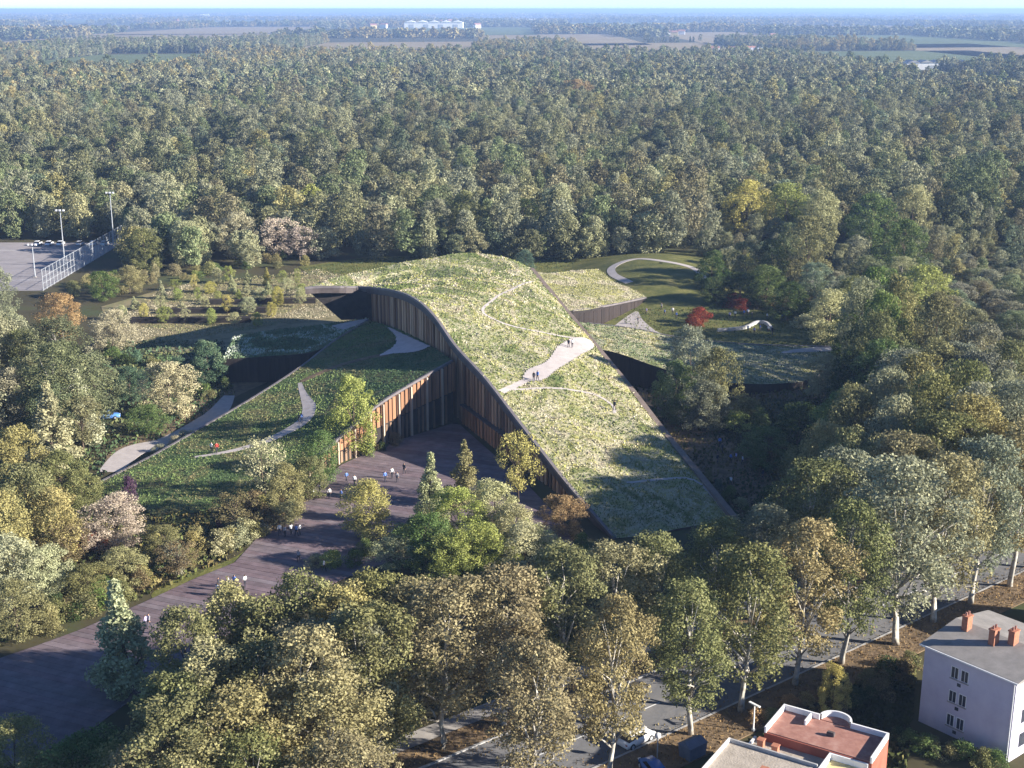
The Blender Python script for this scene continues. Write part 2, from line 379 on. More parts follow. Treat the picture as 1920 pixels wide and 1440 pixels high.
# ------------------------------------------------------------------ ground, road, court
def ground_sheet():
    xs = [-70000, -20000, -6000, -2000, -500, 500, 2000, 6000, 20000, 70000]; ys = [-500, 0, 300, 800, 2000, 6000, 20000, 60000, 120000]
    v = [(x, y, 0) for y in ys for x in xs]; n = len(xs)
    f = [(j*n+i, j*n+i+1, (j+1)*n+i+1, (j+1)*n+i) for j in range(len(ys)-1) for i in range(n-1)]
    tag(link('ground', mesh('ground', v, f, M['ground'])), kind='structure')
ground_sheet()
ROAD_D = Vector((0.782, 0.623, 0)); ROAD_N = Vector((-0.623, 0.782, 0)); ROAD_O = Vector((17.7, 119.3, 0))
def road_pt(s, off): return ROAD_O+ROAD_D*s+ROAD_N*off
def strip(name, s0, s1, o0, o1, z0, z1, mat, kind='structure', parent=None):
    m = MB(); pts = [road_pt(s0, o0), road_pt(s1, o0), road_pt(s1, o1), road_pt(s0, o1)]
    m.prism(pts, z0, z1); o = m.build(name, mat, parent)
    if parent is None: tag(o, kind=kind)
    return o
strip('verge', -70, 190, -4.0, 1.0, -0.3, 0.12, M['verge'])
strip('verge', -70, 190, 11.6, 15.0, -0.3, 0.12, M['verge'])
strip('road', -70, 190, 1.25, 11.35, -0.3, 0.02, M['asphalt'])
for o0, o1 in ((1.0, 1.25), (11.35, 11.6)):
    kb = tag(bpy.data.objects.new('kerb', None), kind='structure'); COL.objects.link(kb)
    for k in range(-30, 90):
        s = k*2.0; strip('kerb_stone', s+0.015, s+1.985, o0, o1, -0.3, 0.14, M['kerb'], parent=kb)
for k in range(-12, 34):
    strip('lane_marking', k*5.0, k*5.0+2.2, 6.22, 6.36, 0.02, 0.026, M['marking'])
strip('pavement', -70, 190, 15.0, 17.5, -0.3, 0.06, M['concrete'])
# cross street by the houses
m = MB(); a = road_pt(66, 1.3); b = a+Vector((70, -30, 0)); nn = Vector((30, 70, 0)).normalized()*4
m.prism([a-nn, b-nn, b+nn, a+nn], -0.3, 0.015); tag(m.build('side_road', M['asphalt']), kind='structure')

COURT = [(-60, 478), (150, 470), (232, 455), (88, 548), (-60, 552)]
cp = [Vector((-190, 338, 0)), Vector((-121, 338, 0)), Vector((-121, 412, 0)), Vector((-190, 412, 0))]
tag(link('court', mesh('court', [(p.x, p.y, 0.01) for p in cp], [(0, 1, 2, 3)], M['court'])), kind='structure')
for y in (352, 398):
    m = MB(); m.box(-188, -124, y, y+0.25, 0.010, 0.016); tag(m.build('court_line', M['marking']), kind='structure')
m = MB(); m.box(-160, -159.75, 340, 410, 0.010, 0.016); tag(m.build('court_line', M['marking']), kind='structure')

# open ground round the building
sheet('lawn', [(285, 1122), (300, 1100), (440, 1045), (470, 1020), (500, 1012), (470, 1050), (400, 1080), (345, 1100)], M['lawn'], 0.03, smooth_n=30)
sheet('garden_ground', [(190, 575), (330, 535), (600, 515), (720, 520), (720, 640), (430, 700), (250, 650), (200, 610)], M['drygrass'], 0.02)
sheet('back_lawn', [(560, 500), (700, 480), (1340, 480), (1330, 590), (1240, 640), (1040, 560), (720, 560), (600, 530)], M['lawn'], 0.012)
sheet('patio_ground', [(1100, 570), (1250, 545), (1500, 570), (1620, 640), (1500, 660), (1250, 655), (1090, 610)], M['lawn'], 0.022)
sheet('courtyard_ground', [(1150, 690), (1290, 720), (1560, 705), (1600, 760), (1430, 745), (1330, 790), (1450, 900), (1540, 1000), (1420, 1000), (1290, 860)], M['verge'], 0.024)
sheet('sunken_court', [(190, 890), (300, 830), (450, 740), (560, 690), (440, 700), (300, 800), (200, 850)], M['verge'], 0.03)
ribbon('path', [(205, 885), (250, 845), (320, 828), (400, 780), (430, 742)], [3.5, 5.5, 4.5, 2.0], FLAT, M['path'], dz=0.05).update_tag()
tag(bpy.data.objects['path'], kind='structure')

# ------------------------------------------------------------------ boardwalk: every board its own piece
BW = [(-80, 1262), (60, 1215), (150, 1182), (275, 1128), (360, 1088), (440, 1056), (480, 1012), (540, 962), (590, 915), (640, 872), (700, 846), (760, 822), (857, 792),
      (905, 835), (985, 905), (1060, 985), (1090, 1050), (980, 1030), (860, 1030), (740, 1050), (640, 1088), (480, 1158), (330, 1250), (170, 1370), (-80, 1480)]
BWW = [P(u, v, 0) for u, v in BW]; BWW2 = [(p.x, p.y) for p in BWW]
bw = empty('boardwalk'); tag(bw, kind='structure')
tag(link('boardwalk_base', mesh('boardwalk_base', [(p.x, p.y, 0.015) for p in BWW], [tuple(range(len(BWW)))][::-1], M['darkwall']), bw))
bd, bn = Vector((0.92, -0.39)).normalized(), Vector((0.39, 0.92)).normalized()
def clip_row(poly, c):
    xs = []
    for i in range(len(poly)):
        a, b = Vector(poly[i]), Vector(poly[(i+1) % len(poly)]); da, db = a.dot(bn)-c, b.dot(bn)-c
        if (da > 0) != (db > 0): xs.append((a+(b-a)*(da/(da-db))).dot(bd))
    xs.sort(); return [(xs[i], xs[i+1]) for i in range(0, len(xs)-1, 2)]
cs = [Vector(p).dot(bn) for p in BWW2]; c = min(cs)+0.5; BWID = 1.05
while c < max(cs)-0.3:
    r0, r1, rm = clip_row(BWW2, c-BWID/2+0.025), clip_row(BWW2, c+BWID/2-0.025), clip_row(BWW2, c)
    for k, (a, b) in enumerate(rm):
        if b-a < 1.0: continue
        A0, B0 = r0[k] if len(r0) == len(rm) else (a, b); A1, B1 = r1[k] if len(r1) == len(rm) else (a, b)
        q = [bd*A0+bn*(c-BWID/2+0.025), bd*B0+bn*(c-BWID/2+0.025), bd*B1+bn*(c+BWID/2-0.025), bd*A1+bn*(c+BWID/2-0.025)]
        z = 0.09+rnd.uniform(-0.006, 0.012)
        o = MB().prism(q, 0.02, z).build('deck_board', M['deck'], bw)
        t = rnd.uniform(0.85, 1.15); w = rnd.random()*0.03
        o.color = (0.17*t, (0.122+w*0.6)*t, (0.13+w*0.6)*t, 1)
    c += BWID

# ------------------------------------------------------------------ the building with the planted roofs
bld = empty('planted_roof_building', P(857, 789, 0)); inv = bld.location.copy()
tag(bld, 'large timber building whose sweeping roof is planted as a sloping meadow', 'building')
class Shift:
    pass
def under(o, parent):
    """parent o keeping its world place (all building parts are modelled in world coordinates)"""
    o.parent = parent; o.matrix_parent_inverse = Matrix.Identity(4)
    if parent is bld: o.location = o.location-inv
    return o
def part(o, parent=bld): return under(o, parent)
Q0 = P(1150, 1012, 0.0); Q1 = P(857, 789, 0.0)            # plan line of the long shaded wall
dirA = (Q1-Q0).normalized()
eave_px = [(1150, 1012), (1100, 952), (1050, 893), (970, 790), (910, 712), (853, 650), (815, 596), (780, 563), (740, 546), (690, 539)]
eave = [Pv(u, v, Q0, Q1) for u, v in eave_px]; eave[0].z = max(eave[0].z, 0.15)
tip = [P(640, 538, 14.8), P(600, 538, 15.0), P(572, 540, 15.0)]
R0 = P(1382, 976, 0.2); RT = P(1000, 508, 14.5)
right_px = [(1382, 976), (1320, 900), (1250, 815), (1180, 725), (1110, 640), (1055, 574), (1000, 508)]
right = [Pv(u, v, R0, RT) for u, v in right_px]
top = [tip[-1], P(640, 518, 15.8), P(720, 500, 16.6), P(800, 484, 17.2), P(870, 475, 17.4), P(930, 479, 17.0), P(975, 493, 15.8), RT]
gA = coons(eave+tip, right, [eave[0], Vector(eave[0]).lerp(right[0], 0.5), right[0]], top, 34, 90, 0.5)
for row in gA:
    for p in row[1:-1]: p.z += 0.18*math.sin(p.x*0.35+p.y*0.21)*math.sin(p.y*0.17-p.x*0.1)
bvhA = grid_bvh(gA)
roofA = part(link('main_roof', grid_mesh('main_roof', gA, [M['roof_soil'], M['fascia']], thick=1.3)))
def edge_strip(name, pts, w_in, h, z_off, mat, parent, side):
    n = len(pts); v = []; f = []
    for i, p in enumerate(pts):
        t = pts[min(i+1, n-1)]-pts[max(i-1, 0)]; t.z = 0; t.normalize(); s = Vector((-t.y, t.x, 0))*side
        for q, z in ((p-s*0.06, 0), (p-s*0.06, h), (p+s*w_in, h), (p+s*w_in, 0)): v.append(q+Vector((0, 0, z+z_off)))
    for i in range(n-1):
        for k in range(4): f.append((i*4+k, i*4+(k+1) % 4, (i+1)*4+(k+1) % 4, (i+1)*4+k))
    f += [(0, 1, 2, 3), tuple(4*(n-1)+k for k in (3, 2, 1, 0))]
    me = mesh(name, v, f, mat); bm = bmesh.new(); bm.from_mesh(me); bmesh.ops.recalc_face_normals(bm, faces=bm.faces[:]); bm.to_mesh(me); bm.free()
    return link(name, me, parent)
edge_strip('edge_lip', resample(eave+tip, 70), 0.45, 0.42, -0.25, M['lip'], roofA, -1)
edge_strip('coping', resample(right, 60), 0.9, 0.9, -0.2, M['coping'], roofA, 1)
ribbon('roof_path', [(1000, 528), (955, 545), (925, 562), (905, 582), (925, 598), (970, 614), (1050, 630), (1105, 640)], 0.55, bvhA, M['path'], roofA)
ribbon('roof_path', [(950, 730), (1010, 728), (1070, 731), (1120, 742), (1150, 762), (1152, 775)], 0.5, bvhA, M['path'], roofA)
ribbon('roof_path', [(1175, 905), (1250, 898), (1310, 905), (1345, 930), (1372, 975)], 0.5, bvhA, M['path'], roofA)
ribbon('roof_path', [(1000, 705), (960, 726), (940, 735)], 1.2, bvhA, M['path'], roofA)
patch('roof_terrace', [(1046, 650), (1075, 634), (1108, 640), (1112, 654), (1085, 668), (1050, 690), (1020, 712), (982, 714), (990, 694), (1022, 680)], bvhA, M['path'], roofA, dz=0.1, step=0.3)
yel, crm, grn, olv, mau = (0.37, 0.34, 0.11), (0.50, 0.46, 0.33), (0.17, 0.20, 0.07), (0.29, 0.28, 0.12), (0.34, 0.28, 0.22)
tufts('meadow', gA, roofA, 20, [(0.13, 0.17, 0.06), (0.30, 0.28, 0.11), (0.58, 0.54, 0.40), (0.44, 0.41, 0.13), (0.22, 0.24, 0.08), (0.60, 0.56, 0.40), (0.44, 0.36, 0.29), (0.58, 0.53, 0.34), (0.42, 0.39, 0.13), (0.15, 0.19, 0.06)], (0.08, 0.24), 3, 0.075, jit=0.09)
tufts('flower_tufts', gA, roofA, 0.8, [grn, olv, yel, grn, crm], (0.2, 0.42), 33, 0.05)

# body under the main roof
def inset_line(pts, d):
    out = []
    for i, p in enumerate(pts):
        t = pts[min(i+1, len(pts)-1)]-pts[max(i-1, 0)]; t.z = 0; t.normalize(); out.append(p+Vector((t.y, -t.x, 0))*d)
    return out
wl = [p for p in resample(eave, 60)]; wl = inset_line(wl, 0.9)
wr = inset_line(resample(right, 40), -0.9); wb = [p.lerp(Vector((-8, 270, p.z)), 0.22) for p in resample(top, 20)][2:-1]
body = MB()
def curtain(pts, mi=0, drop_z=1.2):
    v = []; f = []
    for p in pts: v += [(p.x, p.y, -0.3), (p.x, p.y, max(p.z-drop_z, -0.25))]
    for i in range(len(pts)-1): f.append((2*i, 2*i+2, 2*i+3, 2*i+1))
    body.add(v, f, mi)
curtain(wl); curtain(wb+[wr[-1]], 0, 2.0); curtain(wr); 
pl = [Vector(wl[-1]), Vector((-33, 277, 15)), wb[0]]; curtain(pl, 1, 1.0)
tw = [P(576, 546, 13.8), P(640, 545, 13.7), Vector(wl[-1])-Vector((0, 0, 1.1)), Vector((wl[-1].x, wl[-1].y, 7.5)), P(640, 600, 7.6), P(585, 552, 13.2)]
bk = [p+Vector((1.5, 8, 0.4)) for p in tw]
body.add(tw+bk, [(0, 5, 4, 3, 2, 1), (6, 7, 8, 9, 10, 11)]+[(i, (i+1) % 6, 6+(i+1) % 6, 6+i) for i in range(6)], 0)
wallA = part(body.build('long_wall', [M['darkwall'], M['glass']]))
# timber boards on the long wall
wtot = (Vector(eave[-1])-Vector(eave[0])); 
fine = inset_line(resample(eave, 240), 0.72); acc = 0.0; nxt = 0.0; lastp = fine[0]
nrmA = Vector((-dirA.y, dirA.x, 0)) * 1.0
if nrmA.x > 0: nrmA = -nrmA
side_col = [(0.34, 0.18, 0.095), (0.42, 0.24, 0.13), (0.25, 0.13, 0.07), (0.48, 0.29, 0.17), (0.18, 0.095, 0.055)]
for p in fine:
    acc += (Vector((p.x, p.y, 0))-Vector((lastp.x, lastp.y, 0))).length; lastp = p
    if acc < nxt or p.z < 2.2: continue
    nxt = acc+0.98; w = 0.8+rnd.uniform(-0.12, 0.1); off = rnd.uniform(0.02, 0.20); h = p.z-1.15
    base = 0.0; a = p-dirA*w/2+nrmA*off; b = p+dirA*w/2+nrmA*off; q = [a, b, b-nrmA*0.4, a-nrmA*0.4]
    along = (Vector((p.x, p.y, 0))-Vector((Q1.x, Q1.y, 0))).dot(dirA)
    low = 3.7 if -30 < along < -2 else 0.0
    o = MB().prism([(t.x, t.y) for t in q], low, h).build('plank', M['plank'], wallA)
    cc = rnd.choice(side_col); t = rnd.uniform(0.8, 1.2); o.color = (cc[0]*t, cc[1]*t, cc[2]*t, 1)
    if low:
        a2, b2 = a+nrmA*0.35, b+nrmA*0.35; q = [a2, b2, b, a]
        o = MB().prism([(t_.x, t_.y) for t_ in q], 0.0, 3.4).build('plank', M['plank'], wallA); o.color = (0.42*t, 0.20*t, 0.09*t, 1)
a = Q1-dirA*2+nrmA*1.0; b = Q1-dirA*30+nrmA*1.0; pn = Vector((eave[4].x, eave[4].y, 0))
c0 = Vector((fine[0].x, fine[0].y, 0)); base_off = (c0-Q0).dot(nrmA)
a = Q1-dirA*2+nrmA*(base_off+0.9); b = Q1-dirA*30+nrmA*(base_off+0.9)
m = MB(); m.prism([(t.x, t.y) for t in (a, b, b-nrmA*0.9, a-nrmA*0.9)], 3.42, 3.68); m.build('entrance_canopy', M['fascia'], wallA)

# ---- entrance wing with its ramped meadow
Bc = P(849, 676, 11.0)
Bl = [P(690, 600, 8.5), P(625, 640, 7.4), P(560, 690, 6.0), P(470, 748, 4.2), P(380, 800, 2.4), P(280, 857, 1.0), P(165, 914, 0.05)]
Br = [Bc, P(785, 712, 9.4), P(715, 755, 7.6), P(655, 805, 5.0), P(600, 852, 2.7), P(540, 892, 1.2), P(430, 945, 0.4), P(300, 972, 0.05)]
gB = coons(list(reversed(Bl)), list(reversed(Br)), [Bl[-1], Bl[-1].lerp(Br[-1], 0.5), Br[-1]], [Bl[0], P(765, 628, 9.3), Bc], 30, 60, 0.0)
for row in gB:
    n = len(row)
    for i, p in enumerate(row[1:-1]): p.z += 0.35*math.sin(math.pi*(i+1)/(n-1))
bvhB = grid_bvh(gB)
wing = part(link('entrance_wing', grid_mesh('entrance_wing', gB, [M['roof_green'], M['darkwall']], floor=-0.3)))
edge_strip('edge_lip', resample(list(reversed(Bl)), 50), 0.35, 0.3, -0.15, M['lip'], wing, -1)
edge_strip('edge_lip', resample(Br[:5], 30), 0.35, 0.4, -0.3, M['lip'], wing, -1)
patch('wing_terrace', [(716, 604), (742, 598), (775, 622), (806, 650), (780, 660), (735, 664), (712, 667), (738, 650), (742, 632), (730, 615)], bvhB, M['pinkpave'], wing, dz=0.12, step=0.3)
ribbon('mulch_strip', [(730, 664), (690, 671), (640, 684), (590, 704), (566, 716)], [2.2, 1.6, 1.4], bvhB, M['verge'], wing)
ribbon('wing_path', [(562, 718), (566, 732), (573, 748), (580, 765), (570, 788), (540, 808), (500, 826), (450, 842), (400, 852), (365, 857)], [0.7, 1.2, 2.3, 2.4, 1.8, 1.0, 0.6], bvhB, M['path'], wing)
g1, g2, g3, g4 = (0.065, 0.105, 0.05), (0.10, 0.135, 0.06), (0.20, 0.17, 0.085), (0.14, 0.17, 0.07)
tufts('meadow', gB, wing, 18, [g1, (0.14, 0.19, 0.07), g2, (0.20, 0.23, 0.09), g3, g2, (0.23, 0.19, 0.10), g1, (0.15, 0.20, 0.07)], (0.08, 0.24), 4, 0.05, jit=0.16)
# curved timber front of the wing
fr = resample(Br[:6], 200); acc = 0; nxt = 0; lastp = fr[0]
for i, p in enumerate(fr):
    acc += (Vector((p.x, p.y, 0))-Vector((lastp.x, lastp.y, 0))).length; lastp = p
    if acc < nxt or p.z < 1.6: continue
    nxt = acc+0.92
    t = (fr[min(i+1, 199)]-fr[max(i-1, 0)]); t.z = 0; t.normalize(); nb = Vector((-t.y, t.x, 0))
    if nb.y > 0: nb = -nb
    w = 0.74+rnd.uniform(-0.1, 0.06); off = 0.1+rnd.uniform(0.0, 0.14); h = p.z-0.32; mid = h*0.5
    def bar(z0, z1, o1, wd, col, nm='plank'):
        a, b = p-t*wd/2+nb*o1, p+t*wd/2+nb*o1
        o = MB().prism([(k.x, k.y) for k in (a, b, b-nb*0.3, a-nb*0.3)], z0, z1).build(nm, M['plank'], wing); o.color = (*col, 1)
    k = rnd.uniform(0.8, 1.2)
    bar(mid+0.12, h, off, w, (0.31*k, 0.165*k, 0.09*k))
    if int(acc/0.92) % 4 == 3: bar(0, h+0.05, off+0.3, 0.28, (0.50, 0.40, 0.30), 'column')
    if rnd.random() < 0.8: bar(0, mid-0.15, off-0.04, w*0.62, (0.24*k, 0.155*k, 0.10*k))
# ---- other wings: garden terrace, two wings behind
def wing_body(name, left, right_, bottom, top_, nu, nv, mat, pal, seed, dens=9, lip=True, hs=(0.15, 0.5)):
    g = coons(left, right_, bottom, top_, nu, nv)
    for row in g[1:-1]:
        for p in row[1:-1]: p.z += 0.12*math.sin(p.x*0.4)*math.sin(p.y*0.3)
    o = part(link(name, grid_mesh(name, g, [mat, M['darkwall']], floor=-0.3)))
    return g, grid_bvh(g), o
# terrace beside the garden rows: left edge -> right edge
Ef = [P(418, 674, 4.6), P(500, 668, 5.2), P(583, 660, 6.2), P(640, 634, 7.2), P(688, 604, 8.2)]
Eb = [P(436, 632, 4.4), P(520, 618, 5.4), P(600, 609, 6.8), P(660, 601, 7.8), P(692, 597, 8.3)]
gE, bvhE, terr = wing_body('garden_terrace', [Ef[0], Ef[0].lerp(Eb[0], 0.5), Eb[0]], [Ef[-1], Ef[-1].lerp(Eb[-1], 0.5), Eb[-1]], Ef, Eb, 30, 12, M['roof_green'], None, 5)
patch('terrace_paving', [(620, 612), (690, 598), (690, 605), (648, 618)], bvhE, M['path'], terr, dz=0.1, step=0.3)
tufts('meadow', gE, terr, 16, [(0.12, 0.18, 0.10), (0.20, 0.26, 0.16), (0.55, 0.58, 0.52), (0.2, 0.28, 0.14), (0.10, 0.15, 0.08)], (0.1, 0.36), 6, 0.08)
Cf = [Vector((11, 254, 6.6)), P(1150, 660, 6.0), P(1240, 690, 4.6), P(1330, 712, 3.2), P(1420, 720, 2.0), P(1505, 716, 1.3)]
Cb = [Vector((7, 273, 7.4)), P(1105, 606, 6.6), P(1190, 616, 5.6), P(1270, 632, 4.6), P(1400, 645, 2.9), P(1568, 650, 1.3)]
gC, bvhC, cw = wing_body('side_wing', [Cf[0], Cf[0].lerp(Cb[0], 0.5), Cb[0]], [Cf[-1], P(1545, 690, 1.3), Cb[-1]], Cf, Cb, 44, 18, M['roof_soil'], None, 7)
ribbon('wing_path', [(1465, 662), (1510, 657), (1562, 652)], [0.8, 2.5, 4.0], bvhC, M['path'], cw, dz=0.08)
edge_strip('edge_lip', resample(Cb[1:], 30), 0.4, 0.3, -0.15, M['lip'], cw, -1)
tufts('meadow', gC, cw, 18, [(0.14, 0.19, 0.10), (0.22, 0.24, 0.15), crm, yel, (0.15, 0.20, 0.12), (0.26, 0.27, 0.20), (0.18, 0.23, 0.16)], (0.08, 0.26), 8, 0.06, jit=0.16)
Df = [Vector((5, 289, 7.0)), P(1075, 583, 5.8), P(1140, 573, 3.8), P(1212, 558, 1.2)]
Db = [Vector((6, 335, 5.6)), P(1030, 512, 5.0), P(1090, 506, 3.2), P(1140, 504, 1.2)]
gD, bvhD, dw = wing_body('rear_wing', [Df[0], Df[0].lerp(Db[0], 0.5), Db[0]], [Df[-1], P(1180, 530, 1.2), Db[-1]], Df, Db, 24, 20, M['roof_soil'], None, 9)
edge_strip('edge_lip', resample(Df[1:], 30), 0.4, 0.35, -0.2, M['lip'], dw, 1)
tufts('meadow', gD, dw, 16, [olv, crm, mau, crm, yel, olv], (0.08, 0.26), 10, 0.06, jit=0.16)
def wall_panels(edge, parent, sgn):
    e = resample(edge, 160); acc = 0.0; a = e[0]
    for p, q in zip(e, e[1:]):
        acc += (q-p).length
        if acc < 2.1: continue
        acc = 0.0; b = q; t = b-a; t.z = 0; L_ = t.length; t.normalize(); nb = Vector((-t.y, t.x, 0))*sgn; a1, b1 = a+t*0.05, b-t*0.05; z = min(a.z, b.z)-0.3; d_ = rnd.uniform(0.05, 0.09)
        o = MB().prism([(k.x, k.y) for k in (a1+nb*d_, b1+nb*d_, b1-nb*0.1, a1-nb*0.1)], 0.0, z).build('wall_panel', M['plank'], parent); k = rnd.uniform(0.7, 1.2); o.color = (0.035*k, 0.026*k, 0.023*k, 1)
        a = b
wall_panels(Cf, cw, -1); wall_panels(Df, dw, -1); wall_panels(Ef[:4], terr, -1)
# grass mound with ring path behind the rear wing
mc = P(1238, 520, 0.0); mm = []
gm = [[Vector((mc.x+28*rr*math.cos(th), mc.y+42*rr*math.sin(th), 4.0*(1-rr*rr)**1.5-0.05)) for th in np.linspace(0, 2*math.pi, 48)] for rr in np.linspace(1.0, 0.02, 14)]
mv = [p for r in gm for p in r]; mf = [(j*48+i, j*48+i+1, (j+1)*48+i+1, (j+1)*48+i) for j in range(13) for i in range(47)]
mound = tag(link('grass_mound', mesh('grass_mound', mv, mf, M['lawn'], smooth=True)), kind='structure')
bvhM = BVHTree.FromPolygons(mv, mf)
rp = ribbon('mound_path', [(1320, 523), (1300, 503), (1245, 490), (1190, 486), (1150, 500), (1150, 515), (1180, 530)], 2.2, bvhM, M['path'], mound, dz=0.06)
# paved triangle and curved wall of the patio
sheet('patio_paving', [(1150, 612), (1192, 584), (1205, 600), (1232, 622), (1265, 634), (1200, 628)], M['path'], 0.03, smooth_n=30)
m = MB(); cw_pts = [P(u, v, 0) for u, v in ((1345, 622), (1375, 620), (1400, 616), (1420, 607), (1437, 609), (1447, 620))]
cwp = resample(cw_pts, 24); v = []; f = []
for i, p in enumerate(cwp):
    t = cwp[min(i+1, 23)]-cwp[max(i-1, 0)]; t.normalize(); s = Vector((-t.y, t.x, 0))*0.25
    v += [p-s, p+s, p+s+Vector((0, 0, 0.75)), p-s+Vector((0, 0, 0.75))]
for i in range(23):
    for k in range(4): f.append((4*i+k, 4*i+(k+1) % 4, 4*i+4+(k+1) % 4, 4*i+4+k))
f += [(0, 1, 2, 3), (95, 94, 93, 92)]
o = link('seat_wall', mesh('seat_wall', v, f, M['kerb'])); tag(o, 'low pale wall curving through the shaded patio behind the building', 'wall')
# garden rows: long low dark planters
for k, (a, b) in enumerate((((378, 572), (592, 569)), ((300, 589), (500, 587)), ((245, 607), (470, 605)))):
    A, B = P(a[0], a[1], 0), P(b[0], b[1], 0); L = (B-A).length; t = (B-A).normalized(); nb = Vector((-t.y, t.x, 0))
    root = empty('planter_bed', A, math.atan2(t.y, t.x)); root.location.z = 0.02
    fr_ = MB(); n = int(L/2.4); w = L/n
    tag(root, ['long dark planter bed beside the overhanging roof tip', 'long dark planter bed between two others in the garden rows', 'long dark planter bed bordering the flowered terrace'][k], 'planter', 'planter beds in the garden')
    MB().box(0.05, L-0.05, 0.08, 1.3, 0, 1.05).build('soil', M['ground'], root)
    for q in range(n):
        MB().box(q*w+0.02, q*w+w-0.02, 0, 0.07, 0, 1.3).build('board', M['darkwall'], root)
    MB().box(0.0, L, 1.32, 1.4, 0, 1.3).build('back_board', M['darkwall'], root)
    MB().box(0, L, 0.0, 0.072, 1.302, 1.34).build('cap', M['lip'], root)
    NO_TUFT.append([((A+t*x_+nb*y_).x, (A+t*x_+nb*y_).y) for x_, y_ in ((-0.5, -1.2), (L+0.5, -1.2), (L+0.5, 1.8), (-0.5, 1.8))])

# ------------------------------------------------------------------ trees: a few grown models, copied
def leaves(name, r, clumps, n, size, mat, upbias=0.25, squash=0.8):
    C = np.array([c for c, _ in clumps]); Rr = np.array([q for _, q in clumps]); w = Rr**2; w = w/w.sum()
    k = r.choice(len(C), n, p=w); d = r.normal(size=(n, 3)); d[:, 2] += upbias; d /= np.linalg.norm(d, axis=1)[:, None]
    rad = Rr[k]*(0.45+0.6*r.random(n)**0.7); off = d*rad[:, None]; off[:, 2] *= squash
    p = C[k]+off; p[:, 2] = np.maximum(p[:, 2], 0.05)
    nr = d*0.8+r.normal(size=(n, 3))*0.65; nr[:, 2] += 0.25; nr /= np.linalg.norm(nr, axis=1)[:, None]
    a = np.cross(nr, r.normal(size=(n, 3))); a /= np.linalg.norm(a, axis=1)[:, None]; b = np.cross(nr, a)
    s = size*(0.55+0.9*r.random(n)); a = a*s[:, None]*0.5; b = b*(s*(0.5+0.4*r.random(n)))[:, None]*0.5
    V = np.stack([p-a, p-b+a*0.15, p+a, p+b+a*0.15], 1)
    ct = r.random(len(C)); tone = np.clip(0.55*ct[k]+0.6*r.random(n)-0.1, 0, 1)
    return quads_mesh(name, V, mat, tone=tone)
PROFILE = {
    'plane': lambda t: 0.55+0.45*math.sin(math.pi*min(1, t*0.95+0.12)) if t < 0.6 else 0.98*math.sqrt(max(0.03, 1-((t-0.5)/0.52)**2)),
    'round': lambda t: math.sqrt(max(0.04, 1-((t-0.42)/0.6)**2)),
    'cone': lambda t: 0.08+0.92*(1-t)**0.95 if t > 0.1 else 0.85,
    'column': lambda t: math.sqrt(max(0.06, 1-((t-0.4)/0.62)**2)),
    'sparse': lambda t: math.sqrt(max(0.05, 1-((t-0.5)/0.55)**2)),
    'shrub': lambda t: math.sqrt(max(0.06, 1-((t-0.25)/0.78)**2)),
}
